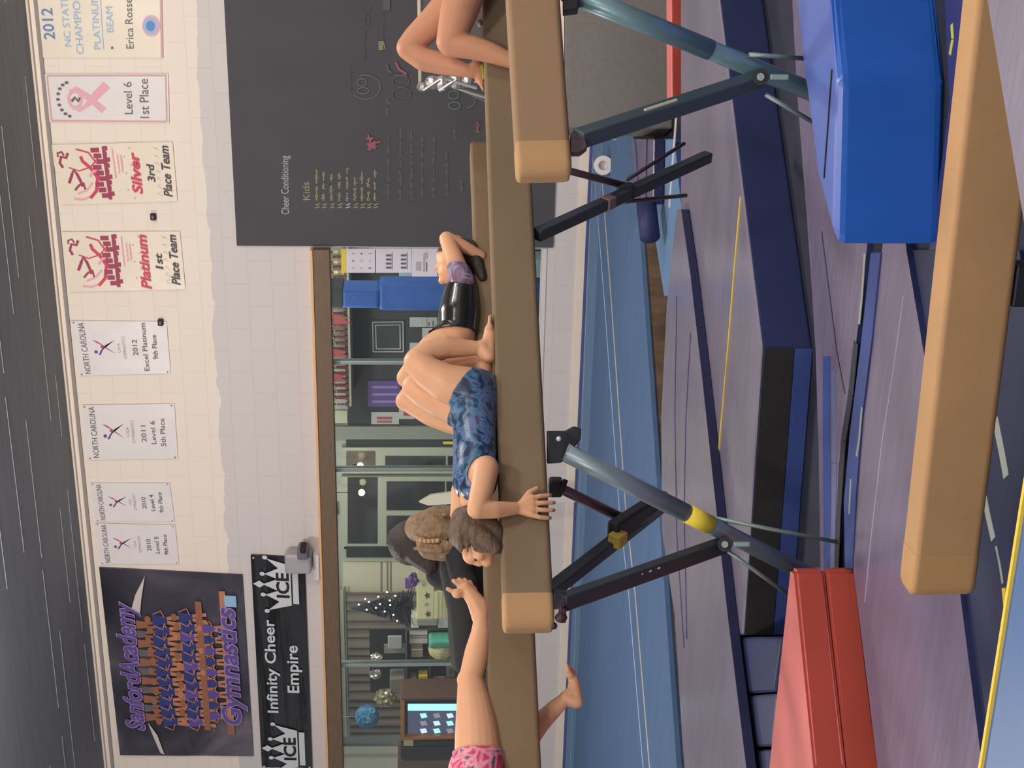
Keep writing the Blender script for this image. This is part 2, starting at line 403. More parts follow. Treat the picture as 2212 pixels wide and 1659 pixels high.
nc_banner([(172, 811), (153, 692), (360, 694), (369, 805)], [('2012', .36, .66), ('Excel Platinum', .06, .97), ('9th Place', .28, .75)],
          'white state banner reading 2012 Excel Platinum 9th Place')
nc_banner([(190, 992), (177, 874), (377, 871), (385, 990)], [('2011', .32, .62), ('Level 6', .28, .70), ('5th Place', .24, .74)],
          'white state banner reading 2011 Level 6 5th Place')
nc_banner([(207, 1125), (195, 1042), (367, 1042), (378, 1125)], [('2010', .34, .64), ('Level 4', .28, .70), ('9th Place', .24, .76)],
          'small white state banner reading 2010 Level 4 9th Place')
nc_banner([(217, 1217), (206, 1129), (379, 1133), (387, 1217)], [('2010', .34, .64), ('Level 5', .28, .70), ('4th Place', .24, .76)],
          'small white state banner reading 2010 Level 5 4th Place, beside the team poster')
def place_banner(corners, word, uu, rank, ru, label):
    q = Quad(corners, W - .003); mb = sheet(q, M_PC, warp=.01)
    # dancer drawn in red strokes
    W1 = .022
    for pts, m, w in (([(.62, .93), (.70, .95), (.80, .93), (.78, .89), (.86, .87)], K_MAR, .022), ([(.80, .955), (.86, .955), (.88, .92), (.82, .905)], K_MAR, .016),
                      ([(.36, .90), (.50, .865), (.58, .845), (.50, .82), (.38, .80), (.30, .79)], K_MAR, .024), ([(.24, .86), (.32, .82), (.36, .78), (.22, .77)], K_MAR, .018),
                      ([(.10, .88), (.08, .80), (.14, .72), (.26, .66)], K_PINK, .018), ([(.18, .84), (.24, .76), (.36, .70)], K_PINK, .016),
                      ([(.62, .88), (.56, .80), (.62, .70), (.78, .62)], K_RED, .010), ([(.92, .80), (.86, .70), (.66, .64), (.40, .645)], K_RED, .014),
                      ([(.10, .74), (.22, .68), (.44, .655), (.60, .70), (.72, .76), (.80, .77)], K_RED, .026), ([(.46, .72), (.60, .66), (.70, .62)], K_PINK, .02)):
        stroke(mb, q, pts, w, m, L0)
    for k in range(9):      # two rows of heavy illegible lettering
        u = .10 + k * .095; rect(mb, q, u, .585 + .012 * (k % 3), u + .075, .64 + .02 * ((k * 7) % 3), K_MAR, L0)
        rect(mb, q, u + .03, .53 + .01 * ((k * 5) % 3), u + .10, .575, K_MAR, L0)
    rect(mb, q, .07, .555, .95, .585, K_MAR, L0)
    rect(mb, q, .42, .495, .92, .507, K_PINK, L0)
    txt(mb, q, '~~~~', .50, .455, .82, .475, K_PINK, L0); rect(mb, q, .52, .43, .80, .445, K_PINK, L0)
    for k in range(7):
        disc(mb, q, .08 + .14 * k, .36 + .05 * (k % 2), .012, .006, K_LG, L0); stroke(mb, q, [(.1 + .13 * k, .12), (.14 + .13 * k, .16), (.18 + .12 * k, .13)], .003, K_LG, L0)
    txt(mb, q, word, uu[0], .285, uu[1], .375, K_RED, L0, .03, shear=.05)
    txt(mb, q, rank, ru[0], .17, ru[1], .235, K_DARK, L0, .02, shear=.03)
    txt(mb, q, 'Place Team', .08, .035, .93, .11, K_DARK, L0, .02, shear=.04)
    return tag(mb.build('wall_banner'), label, 'banner')
place_banner([(133, 442), (110, 312), (373, 306), (384, 434)], 'Silver', (.14, .82), '3rd', (.34, .62), 'cream banner with red dancer reading Silver 3rd Place Team')
place_banner([(151, 630), (134, 500), (389, 499), (401, 624)], 'Platinum', (.02, .93), '1st', (.36, .62), 'cream banner with red dancer reading Platinum 1st Place Team')
# pink ribbon banner
q = Quad([(108, 263), (97, 160), (364, 159), (366, 265)], W - .003); mb = sheet(q, M_PW, warp=.01)
for a, b in (((.03, .02), (.97, .02)), ((.97, .02), (.97, .98)), ((.97, .98), (.03, .98)), ((.03, .98), (.03, .02))): stroke(mb, q, [a, b], .012, M_EDGE, L0)
for pts in ([(.30, .82), (.26, .76), (.36, .70), (.62, .62), (.84, .53), (.72, .48), (.40, .62), (.22, .74)], [(.66, .82), (.74, .75), (.60, .66), (.30, .52), (.20, .56), (.46, .67), (.62, .76)]):
    shape(mb, q, pts, K_PINK, L0 + .002 * len(pts) / 8)
stroke(mb, q, [(.48 + .17 * math.cos(t / 10 * 2 * math.pi), .77 + .055 * math.sin(t / 10 * 2 * math.pi)) for t in range(11)], .022, K_PINK, L0)
for k in range(9):
    t = math.pi * (.92 - k * .105); disc(mb, q, .48 + .36 * math.cos(t), .80 + .11 * math.sin(t), .035, .018, K_GREY, L0, 5)
stroke(mb, q, [(.44, .80), (.52, .77), (.44, .745), (.52, .73)], .02, K_GREY, L0 + .003)
txt(mb, q, 'Level 6', .18, .30, .84, .37, K_GREY, L0, .0); txt(mb, q, '1st Place', .10, .165, .90, .24, K_GREY, L0, .0)
tag(mb.build('wall_banner'), 'white banner with pink ribbon reading Level 6 1st Place', 'banner')
# 2012 state champion banner
q = Quad([(87, 124), (70, -30), (350, -30), (353, 124)], W - .003); mb = sheet(q, M_PC, warp=.006)
txt(mb, q, '2012', .26, .86, .70, .95, K_BLUE, L0, .012); txt(mb, q, 'NC STATE', .16, .735, .86, .79, K_LB, L0); txt(mb, q, 'CHAMPION', .05, .64, .92, .70, K_LB, L0)
txt(mb, q, 'PLATINUM', .12, .50, .88, .555, K_LB, L0); stroke(mb, q, [(.12, .48), (.88, .48)], .006, K_LB, L0)
txt(mb, q, 'BEAM', .36, .39, .72, .445, K_LB, L0); disc(mb, q, .14, .41, .018, .01, K_GREY, L0); disc(mb, q, .90, .41, .018, .01, K_GREY, L0)
txt(mb, q, 'Erica Rosser', .13, .235, .90, .295, K_GREY, L0)
disc(mb, q, .45, .09, .15, .072, K_PINK, L0); disc(mb, q, .45, .095, .12, .058, K_LB, L0 + .002); disc(mb, q, .45, .095, .075, .036, K_BLUE, L0 + .004)
stroke(mb, q, [(0, .01), (1, .01)], .014, M_EDGE, L0)
tag(mb.build('wall_banner'), 'large cream 2012 state champion banner with blue lettering', 'banner')
# two little black clips on the wall
for x, y, t in ((331, 468, 'small black clip on the wall between the two red dancer banners'), (347, 696, 'small black clip at the corner of the Excel Platinum banner')):
    mb = MB(); c = onY(x, y, W - .02); mb.box(c, (.055, .04, .045), M_BLACK, bev=.006); mb.box(c + Vector((0, -.024, .0)), (.03, .012, .02), K_GREY, bev=.003)
    tag(mb.build('wall_clip'), t, 'clip')
# team photo poster
q = Quad([(260, 1629), (215, 1224), (524, 1240), (548, 1631)], W - .003)
M_TP = ramp_mat('grey_smoke_print', [(.3, (44, 42, 52)), (.52, (78, 74, 84)), (.72, (122, 112, 116))], .9, .22, 1.2)
mb = sheet(q, M_TP, warp=.02)
K_SK = mat('printed_skin', (190, 124, 92), .45); K_SK2 = mat('printed_tan', (150, 98, 76), .45); K_LEO = mat('printed_blue', (52, 62, 118), .4); K_HL = mat('printed_glow', (206, 196, 190), .4)
M_PURP = mat('purple_lettering', (100, 74, 146), .4); M_PURPE = mat('purple_outline', (176, 160, 196), .4)
L1 = .03
def fig(u, v, h, leo, sk, arms=True):
    w = h * .38
    disc(mb, q, u, v + h * .93, w * .22, h * .09, K_SK2 if leo is K_LEO else sk, L1 + .001, 8)
    shape(mb, q, [(u - w * .3, v + h * .8), (u + w * .3, v + h * .8), (u + w * .2, v + h * .38), (u - w * .2, v + h * .38)], leo, L1)
    shape(mb, q, [(u - w * .2, v + h * .4), (u - .01 * w, v + h * .4), (u - w * .1, v), (u - w * .3, v)], sk, L1)
    shape(mb, q, [(u + w * .2, v + h * .4), (u + .01 * w, v + h * .4), (u + w * .1, v), (u + w * .3, v)], sk, L1)
    if arms:
        stroke(mb, q, [(u - w * .3, v + h * .78), (u - w * .5, v + h * .55), (u - w * .15, v + h * .48)], .011, sk, L1); stroke(mb, q, [(u + w * .3, v + h * .78), (u + w * .5, v + h * .55), (u + w * .15, v + h * .48)], .011, sk, L1)
for k in range(11): fig(.22 + .05 * k, .62 + .02 * (k % 2), .2, K_GREY if k % 2 else K_SK2, K_SK2, False)
for k in range(11): fig(.20 + .055 * k, .44 + .01 * (k % 3), .26, K_LEO, K_SK)
for k in range(12): fig(.20 + .052 * k, .26 + .01 * (k % 2), .25, K_LEO if k % 3 else K_PUR, K_SK)
for k in range(9): fig(.24 + .06 * k, .14, .20, K_LEO if k % 2 else K_PUR, K_SK)
rect(mb, q, .16, .30, .86, .345, K_SK2, L1 - .004); rect(mb, q, .14, .125, .92, .17, K_SK, L1 - .004); rect(mb, q, .14, .13, .20, .175, K_SK2, L1 + .004)
shape(mb, q, [(.02, .66), (.13, .70), (.20, .76), (.12, .73), (.03, .69)], K_HL, L1); shape(mb, q, [(.78, .74), (.86, .72), (.98, .68), (.88, .76), (.80, .80)], K_HL, L1)
txt(mb, q, 'SanfordAcademy', .145, .735, .825, .925, M_PURPE, L1 + .006, .05, shear=.03); txt(mb, q, 'SanfordAcademy', .15, .74, .82, .92, M_PURP, L1 + .010, .025, shear=.03)
txt(mb, q, 'Gymnastics', .175, .015, .825, .215, M_PURPE, L1 + .006, .05, shear=.03); txt(mb, q, 'Gymnastics', .18, .02, .82, .21, M_PURP, L1 + .010, .025, shear=.03)
rect(mb, q, .84, .05, .90, .135, K_LB, L1)
tag(mb.build('team_poster'), 'large grey poster of a gymnastics team with purple lettering', 'poster')
# black cheer banner
q = Quad([(566, 1655), (542, 1196), (658, 1203), (675, 1657)], W - .003)
mb = sheet(q, mat('black_vinyl', (34, 34, 38), .22, bump=.5, bscale=6), warp=.02); K_SIL = mat('silver_ink', (206, 206, 208), .4); L2 = .032
txt(mb, q, 'Infinity Cheer', .275, .55, .715, .83, K_SIL, L2, .02); txt(mb, q, 'Empire', .375, .12, .60, .42, K_SIL, L2, .02)
for cu in (.10, .875):
    s = .075
    rect(mb, q, cu - s * 1.1, .13, cu + s * 1.1, .24, K_SIL, L2)
    shape(mb, q, [(cu - s * 1.2, .27), (cu + s * 1.2, .27), (cu + s * 1.55, .72), (cu + s * 1.0, .50), (cu + s * .62, .76), (cu + s * .35, .52), (cu, .80), (cu - s * .35, .52), (cu - s * .62, .76), (cu - s * 1.0, .50), (cu - s * 1.55, .72)], K_SIL, L2)
    for k, h in ((-1.6, .74), (-.62, .80), (.62, .80), (1.6, .74)): disc(mb, q, cu + s * k, h, .009, .05, K_SIL, L2, 10)
    shape(mb, q, [(cu, .98), (cu + .016, .86), (cu, .76), (cu - .016, .86)], K_SIL, L2)
    txt(mb, q, 'ICE', cu - s * .75, .30, cu + s * .75, .55, M_BLACK, L2 + .003, .03)
for u, v in ((.01, .95), (.99, .95), (.01, .05), (.99, .05)): disc(mb, q, u, v, .004, .02, K_SIL, L2)
tag(mb.build('cheer_banner'), 'wide black Infinity Cheer Empire banner with silver crowns', 'banner')
# clear-cased wall device right of the black banner
g = empty('wall_speaker', onY(680, 1205, W - .1)); tag(g, 'grey wall mounted device above the window, beside the black banner', 'wall device')
mb = MB(); c = onY(645, 1212, W - .12); mb.box(c, (.20, .16, .24), mat('frosted_plastic', (168, 160, 164), .25), bev=.03, seg=3); child(mb, 'housing', g)
mb = MB(); mb.box(onY(655, 1190, W - .16), (.10, .18, .10), mat('grey_plastic', (110, 104, 108), .4), bev=.02); mb.box(onY(655, 1183, W - .2), (.05, .14, .05), M_BLACK, bev=.01); child(mb, 'camera_head', g)
mb = MB(); mb.box(onY(684, 1222, W - .05), (.26, .10, .06), M_WHITE, bev=.01); child(mb, 'bracket', g)

# ------------------------------------------------------------------ chalk board wall
q = Quad([(510, 531), (484, -60), (1200, -60), (1194, 531)], W)
zz = [p.z for p in q.c]; xr = q.c[1].x; xl = onY(800, 531).x; z1 = max(zz[0], zz[1]); z0 = min(zz[2:])
z1 = (zz[0] + zz[1]) / 2; z0 = onY(1195, 500).z
mb = MB(); mb.box(((xl + xr) / 2, W - .012, (z0 + z1) / 2), (xr - xl, .02, z1 - z0), mat('chalk_board', (74, 72, 76), .75, var=.06, vscale=2))
class PxQ:       # photo pixels straight on to the board face
    n = Vector((0, -1, 0))
    def __call__(s, a, b, lift=0): return onY(a, b, W - .022 - lift)
pq = PxQ()
C_W = mat('white_chalk', (178, 176, 180), .9); C_Y = mat('yellow_chalk', (150, 148, 112), .9); C_G = mat('green_chalk', (104, 112, 102), .9); C_P = mat('pink_chalk', (156, 88, 104), .9); C_F = mat('faint_chalk', (92, 90, 94), .9)
def hand(x, y0, y1, h, m, w=.012, seed=0):       # illegible handwriting along a line, from y0 (left) to y1 (right)
    r = random.Random(seed); y = y0
    while y > y1:
        L = min(r.uniform(14, 36), y - y1 + 6); n = int(L / 1.1); ph = r.uniform(0, 6); fr = r.uniform(1.3, 1.9); pts = []
        for i in range(n):
            t = i * 1.1; amp = h * (.28 + .22 * math.sin(t * .35 + ph)); pts.append((x - h * .2 + amp * math.sin(t * fr + ph) - (h * .35 if r.random() < .08 else 0), y - t - 1.0 * math.cos(t * fr + ph)))
        if len(pts) > 3: stroke(mb, pq, pts, w * .62, m, .003)
        y -= L + r.uniform(4, 9)
bq = Quad([(608, 463), (606, 336), (628, 336), (630, 463)], W - .022)
txt(mb, bq, 'Cheer Conditioning', 0, 0, 1, 1, C_W, .003, .0)
kq = Quad([(655, 432), (653, 393), (668, 393), (670, 432)], W - .022); txt(mb, kq, 'Kids', 0, 0, 1, 1, C_Y, .003)
hand(644, 455, 400, 6, C_F, .008, 3)
for i, (x, e) in enumerate(((686, 366), (701, 376), (718, 372), (735, 380), (752, 368), (769, 380), (784, 376), (798, 384), (812, 372))):
    stroke(mb, pq, [(x - 5, 449), (x + 4, 447), (x - 4, 442), (x + 5, 440)], .012, C_W if i == 4 else C_Y, .003)
    hand(x, 434, e, 8, C_Y, .013, i)
for x, a, b in ((842, 430, 300), (868, 432, 270), (892, 430, 280), (915, 425, 300), (940, 425, 290), (968, 422, 330), (1000, 418, 390), (840, 250, 215), (985, 300, 270)): hand(x, a, b, 9, C_G, .009, x)
for x, a, b in ((760, 200, 150), (790, 130, 30), (830, 90, 20), (800, 60, 20)): hand(x, a, b, 10, C_F, .008, x)
def loop(cx, cy, rx, ry, m, w=.008, a0=0, a1=2 * math.pi): stroke(mb, pq, [(cx + rx * math.cos(a0 + (a1 - a0) * t / 16), cy + ry * math.sin(a0 + (a1 - a0) * t / 16)) for t in range(17)], w, m, .003)
loop(785, 196, 12, 7, C_G); loop(782, 178, 10, 8, C_G); loop(790, 188, 32, 26, C_G, .007, -2.0, 2.4); loop(868, 205, 20, 16, C_F); loop(866, 176, 18, 12, C_F)
loop(980, 205, 11, 9, C_G, .010); loop(982, 228, 12, 8, C_G, .010); loop(1005, 215, 22, 18, C_G, .008, -1.2, 1.4); stroke(mb, pq, [(985, 192), (1000, 196), (1050, 220)], .016, C_G, .003)
hand(803, 325, 300, 14, C_P, .022, 5); hand(812, 322, 302, 12, C_P, .02, 8); stroke(mb, pq, [(795, 290), (802, 310), (822, 306)], .016, C_P, .003); hand(1035, 285, 262, 10, C_P, .014, 9)
for k in range(4): stroke(mb, pq, [(818, 92 + k * 5), (828, 90 + k * 5)], .012, C_Y, .003)
for k in range(3): stroke(mb, pq, [(818 + k * 5, 90), (822 + k * 5, 106)], .008, C_Y, .003)
qq = Quad([(828, 22), (828, -5), (843, -5), (843, 22)], W - .022); rect(mb, qq, 0, 0, 1, 1, C_F, .003)
stroke(mb, pq, [(836, 140), (838, 152), (846, 158)], .02, C_F, .003); stroke(mb, pq, [(855, 135), (862, 150), (878, 160)], .02, C_P, .003); stroke(mb, pq, [(852, 163), (880, 163)], .02, C_F, .003)
tag(mb.build('chalkboard'), 'huge black chalkboard wall covered in coloured handwriting', 'chalkboard')
# ================================================================== things in the office behind the window
def obox(x0, x1, y0, y1, front, depth):      # box whose front face covers photo px rectangle on plane y=front; returns centre,size
    a, b = onY(x0, y1, front), onY(x1, y0, front)
    c = Vector(((a.x + b.x) / 2, front + depth / 2, (a.z + b.z) / 2)); return c, (abs(b.x - a.x), depth, abs(a.z - b.z))
K_GOLD = mat('gold_metal', (172, 152, 108), .25, metal=.85); K_SILV = mat('silver_metal', (190, 184, 180), .3, metal=.8); K_RB = mat('red_plastic', (108, 34, 42), .4); K_MB = mat('marble_base', (60, 48, 46), .4)
# high trophy shelf
zs = onY(752, 700, YB - .4).z
mb = MB(); X0, X1 = onY(752, 872, YB - .4).x, onY(752, 530, YB - .4).x
mb.box(((X0 + X1) / 2, YB - .25, zs - .012), (X1 - X0, .46, .024), mat('pale_shelf_edge', (140, 138, 128), .5), bev=.003)
tag(mb.build('trophy_shelf'), 'long high shelf crowded with trophies inside the office', 'shelf')
def trophy(h, metal, base, seed):
    r = random.Random(seed); t = empty('trophy', (0, 0, 0))
    g = MB(); g.box((0, 0, .02), (.09, .07, .04), K_MB, bev=.004); g.box((0, 0, .05), (.065, .05, .02), base, bev=.003); child(g, 'base', t)
    g = MB(); g.lathe((0, 0, .06), [(.016, 0), (.020, h * .2), (.014, h * .38), (.020, h * .46)], base, 10); child(g, 'column', t)
    g = MB(); z = .06 + h * .46
    if seed % 2: g.lathe((0, 0, z), [(.028, 0), (.008, h * .08), (.032, h * .2), (.045, h * .38), (.036, h * .40)], metal, 12); g.tube((.04, 0, z + h * .3), (.06, 0, z + h * .2), .005, metal); g.tube((-.04, 0, z + h * .3), (-.06, 0, z + h * .2), .005, metal)
    else:
        g.ball((0, 0, z + h * .38), .018, metal); g.tube((0, 0, z + h * .12), (0, 0, z + h * .34), .016, metal, r2=.02)
        g.tube((-.012, 0, z), (0, 0, z + h * .15), .008, metal); g.tube((.03, 0, z + h * .04), (0, 0, z + h * .15), .008, metal)
        g.tube((0, 0, z + h * .3), (.05, 0, z + h * .45), .007, metal); g.tube((0, 0, z + h * .3), (-.05, 0, z + h * .42), .007, metal)
    child(g, 'figure', t, smooth=True)
    return t
protos = [(trophy(.30, K_GOLD, K_GOLD, 1), 'g'), (trophy(.24, K_GOLD, K_RB, 2), 'g'), (trophy(.28, K_SILV, K_RB, 3), 'r'), (trophy(.22, K_GOLD, K_RB, 4), 'r')]
used = set()
for k, (py, row) in enumerate([(y, r) for y in range(540, 620, 11) for r in (0, 1)] + [(y, r) for y in range(672, 872, 13) for r in (0, 1)]):
    red = py > 640; pr = protos[(2 if red else 0) + (k // 2 + row) % 2]
    i = protos.index(pr); o = pr[0] if i not in used else dup(pr[0]); used.add(i)
    o.location = (onY(740, py, YB - .3).x, YB - (.16 if row else .38), zs)
    o.scale = (.56, .56, .92 if row else .78)
    tag(o, 'small red and silver trophy crowded on the high office shelf' if red else 'small gold trophy at the chalkboard end of the high office shelf', 'trophy', 'red trophies on the office shelf' if red else 'gold trophies on the office shelf')
# pennant ribbons hanging among the red trophies
for x, y, s in ((735, 690, 1), (728, 762, 1), (726, 815, 1)):
    mb = MB(); c = onY(x, y, YB - .486); k = .055
    mb.prism([c + Vector((-k, 0, .06)), c + Vector((k, 0, .09)), c + Vector((k * .3, 0, -.10)), c + Vector((0, 0, -.04)), c + Vector((-k * .8, 0, -.12))], (0, .006, 0), mat('salmon_ribbon', (140, 58, 62), .5))
    tag(mb.build('award_ribbon'), {690: 'salmon red ribbon on the trophy shelf nearest the blue pads', 762: 'salmon red ribbon in the middle of the trophy shelf', 815: 'salmon red ribbon on the trophy shelf left of the first metal mullion'}[y], 'ribbon')
# papers / posters
M_PAPER = mat('paper', (214, 206, 214), .6); M_PAP2 = mat('grey_paper', (170, 170, 172), .6); K_YEL = mat('yellow_card', (222, 196, 60), .5)
def paper(x0, x1, y0, y1, m, name, label, cat, dy=.02, lines=0, deco=None, th=.006, lm=None):
    q = oq(x0, x1, y0, y1, dy); mb = MB(); board(mb, q, th, m)
    for i in range(lines):
        v = .9 - i * .8 / lines; rect(mb, q, .12, v - .3 / lines, .5 + .38 * ((i * 7) % 5) / 5, v, lm or K_LG, th + .003)
    if deco: deco(mb, q, th + .003)
    return tag(mb.build(name), label, cat)
GL = W + .06
def gpaper(x0, x1, y0, y1, m, name, label, deco=None):      # papers taped inside the big pane, next to the chalkboard
    q = Quad([(x0, y1), (x0, y0), (x1, y0), (x1, y1)], GL); mb = MB(); board(mb, q, .004, m)
    if deco: deco(mb, q, .008)
    return tag(mb.build(name), label, 'paper')
def cal(mb, q, l):
    rect(mb, q, 0, .86, 1, 1, K_YEL, l)
    for i in range(3):
        for j in range(3): disc(mb, q, .2 + .3 * i, .15 + .25 * j, .03, .03 if (i + j) % 2 else .045, K_GREY if (i + j) % 3 == 0 else K_LG, l)
def tab(mb, q, l):
    for j in (0, 1):
        for i in range(4): rect(mb, q, .18 + .17 * i, .15 + .42 * j, .26 + .17 * i, .30 + .42 * j, K_GREY, l)
        rect(mb, q, .15, .12 + .42 * j, .85, .135 + .42 * j, K_GREY, l)
def blk(mb, q, l):
    rect(mb, q, .2, .65, .5, .85, K_LG, l); rect(mb, q, .6, .4, .8, .55, K_LG, l); rect(mb, q, .15, .5, .75, .57, K_LG, l); rect(mb, q, .18, .42, .5, .46, K_GREY, l)
gpaper(737, 810, 537, 589, M_PAPER, 'wall_calendar', 'white calendar page with yellow header behind the glass', cal)
gpaper(812, 889, 537, 589, M_PAPER, 'schedule_sheet', 'white sheet with dark tally columns behind the glass, below the calendar', tab)
gpaper(890, 946, 533, 597, M_PAPER, 'notice_sheet', 'white notice sheet behind the glass, lowest of the three papers', blk)
# blue padded column
px = empty('padded_column', onY(950, 645, W + .9)); tag(px, 'narrow square column wrapped in two blue pads inside the office', 'padded column')
def colpad(x0, x1, y0, y1, m, nm, bev=.03):
    c, s = obox(x0, x1, y0, y1, W + .9, .3); g = MB(); g.box(c, s, m, bev=bev, seg=3); child(g, nm, px)
M_BPAD = mat('blue_pad', (44, 92, 176), .7, var=.1, bump=.3, bscale=30)
colpad(690, 739, 622, 663, M_OFD, 'column_top', .004); colpad(738, 820, 625, 667, M_BPAD, 'upper_pad'); colpad(819, 1168, 617, 672, M_BPAD, 'lower_pad')
c, s = obox(1160, 1228, 620, 669, W + .9, .3); zt2 = c.z + s[2] / 2; g = MB(); g.box((c.x, c.y, (zt2 + ZF) / 2), (s[0], .28, zt2 - ZF), M_OFD, bev=.004); child(g, 'column_foot', px)
# dark window corner with light blue mats behind the papers
mb = MB(); c, s = obox(862, 1165, 560, 617, YB - .55, .3); zt2 = c.z + s[2] / 2; c.z = (zt2 + ZF) / 2; s = (s[0], s[1], zt2 - ZF); mb.box(c, s, mat('pale_blue_mat', (132, 158, 172), .6), bev=.01)
tag(mb.build('folded_mat'), 'pale blue folded mat standing in the office beside the padded column', 'mat')
# chalk-drawn framed square, papers, purple poster
def frm(mb, q, l):
    for a in (.04, .13): stroke(mb, q, [(a, a), (1 - a, a + .01), (1 - a - .01, 1 - a), (a, 1 - a - .02)], .012, M_PAP2, l, closed=True)
paper(802, 874, 692, 762, M_OFD, 'picture_frame', 'square frame outlined in grey on the dark office wall', 'picture frame', deco=frm)
paper(885, 922, 685, 706, M_PAP2, 'label_card', 'small grey card on the dark wall, left of the pair beside the blue pad', 'card', lines=3)
paper(923, 945, 685, 706, M_PAP2, 'label_card', 'small grey card with dark bars on the dark wall, lowest beside the blue pad', 'card', lines=2, lm=K_GREY)
paper(912, 945, 708, 735, M_PAP2, 'notice_sheet', 'grey sheet on the dark wall behind the shin of the girl in blue', 'paper', lines=4)
paper(885, 920, 740, 762, M_PAP2, 'notice_sheet', 'grey sheet on the dark wall peeking above the raised knee', 'paper', lines=2)
def pur(mb, q, l):
    for i in range(3): txt(mb, q, 'iliill', .15 + .28 * i, .1, .33 + .28 * i, .9, K_LG, l) if False else stroke(mb, q, [(.2 + .28 * i, .1 + .05 * k + (.02 if k % 2 else 0)) for k in range(16)], .03, mat('lilac', (132, 112, 168), .5), l)
paper(795, 866, 822, 878, mat('purple_poster', (84, 62, 128), .5), 'purple_poster', 'purple poster with faded columns of writing in a grey frame', 'poster', deco=pur)
def phot(mb, q, l): rect(mb, q, .12, .25, .32, .8, K_SK2, l); rect(mb, q, .42, .25, .62, .8, K_MAR, l)
paper(802, 862, 890, 916, M_PAP2, 'photo_sheet', 'pale sheet with two small photographs on the office wall', 'paper', deco=phot)
paper(862, 895, 880, 905, M_PAP2, 'photo_sheet', 'pale sheet with small print next to the knees of the girls', 'paper', deco=lambda mb, q, l: rect(mb, q, .3, .2, .9, .7, K_MAR, l))
paper(721, 750, 887, 914, mat('cream_note', (184, 182, 158), .6), 'note_card', 'tilted cream note high on the dark office wall', 'card')
mb = MB(); q = Quad([(708, 1110), (708, 1083), (727, 1083), (728, 1110)], YB); board(mb, q, .12, mat('exit_housing', (212, 206, 186), .5)); txt(mb, q, 'EXIT', .15, .2, .85, .8, mat('exit_red', (214, 120, 90), .5, emit=.3), .126, .03)
tag(mb.build('exit_sign'), 'small cream exit sign with red letters above the office windows', 'exit sign')
# far windows (dark night glass) with frames
M_FR = mat('grey_green_frame', (168, 170, 156), .5); M_NIGHT = mat('night_glass', (50, 50, 52), .12, spec=.6); M_NIGHT2 = mat('night_glass_warm', (92, 84, 78), .25)
def fwin(n, x0, x1, y0, y1, panes):
    wv = empty('window_%d' % n, onY(x1, (y0 + y1) / 2, YB - .05)); structure(wv)
    g = MB(); board(g, oq(x0, x1, y0, y1, .01), .05, M_FR); fo = child(g, 'window_frame', wv)
    for (a, b, c, d, m) in panes:
        g = MB(); board(g, oq(a, b, c, d, .065), .004, m); child(g, 'glass_pane', fo)
fwin(2, 738, 1170, 963, 1018, [(748, 810, 975, 1014, M_NIGHT2), (832, 962, 985, 1014, M_NIGHT), (967, 1160, 985, 1014, M_NIGHT)])
fwin(3, 738, 1170, 1026, 1182, [(751, 815, 1031, 1174, M_NIGHT), (835, 960, 1040, 1102, M_NIGHT), (964, 1160, 1040, 1102, M_NIGHT), (835, 1160, 1114, 1176, M_NIGHT)])
fwin(4, 744, 1170, 1176, 1208, [(748, 1160, 1180, 1204, M_NIGHT)])
mb = MB(); board(mb, oq(748, 1165, 940, 964, .01), .03, M_OFD)
structure(mb.build('door_1'))
mb = MB(); board(mb, oq(957, 982, 953, 958, .05), .02, K_YEL); tag(mb.build('yellow_tag'), 'small yellow tag hanging on the dark office door', 'tag')
for x, y, t in ((778, 1006, 'round glowing bulb mirrored in the narrow far window'), (781, 1064, 'round glowing bulb mirrored in the wide far window')):  # lamp reflections in the far glass, modelled as glowing balls on added cords
    b = empty('bulb_reflection', onY(x, y, YB - .2)); tag(b, t, 'light bulb')
    g = MB(); g.ball(onY(x, y, YB - .2), .036, mat('reflection_glow', (255, 236, 190), .3, emit=9.0), 3); child(g, 'reflection', b, True)
    g = MB(); c = onY(x, y, YB - .2); g.lathe(c + Vector((0, 0, .03)), [(.018, 0), (.018, .04), (.006, .05)], M_BLACK); g.tube(c + Vector((0, 0, .07)), Vector((c.x, c.y, zoc)), .004, M_BLACK); child(g, 'cord', b)
# white board siding + trim lines to the right of the windows
mb = MB(); board(mb, oq(741, 1170, 1212, 1277, .01), .02, mat('cream_boards', (214, 208, 186), .6))
for x in (822, 835, 842): board(mb, oq(x, x + 3, 1212, 1277, .03), .01, mat('board_seam', (150, 134, 128), .6))
structure(mb.build('trim_5'))
mb = MB(); board(mb, oq(740, 1170, 1611, 1700, .01), .02, MATS['cream_boards']); board(mb, oq(730, 1170, 1630, 1634, .03), .01, M_OFW); structure(mb.build('trim_6'))
# curtain with folds
mb = MB(); A, B = onY(738, 1592, YB - .15), onY(738, 1276, YB - .15); z1 = onY(752, 1400, YB - .15).z; z0 = ZF + .01; n = 150; vs = []
for j in range(7):
    for i in range(n + 1):
        t = i / n; x = A.x + (B.x - A.x) * t
        vs.append((x, YB - .15 + .035 * math.sin(t * 105 + .5 * math.sin(j * .8)) + .02 * math.sin(t * 37 + j * .3), z1 + (z0 - z1) * j / 6))
mb.add(vs, [[j * (n + 1) + i, j * (n + 1) + i + 1, (j + 1) * (n + 1) + i + 1, (j + 1) * (n + 1) + i] for j in range(6) for i in range(n)], mat('grey_curtain', (128, 118, 110), .85, var=.12, vscale=3, stretch=(6, 1, .3)))
cu = mb.build('curtain', smooth=True); m = cu.modifiers.new('s', 'SOLIDIFY'); m.thickness = .006
tag(cu, 'long gathered grey curtain across the back of the office', 'curtain')
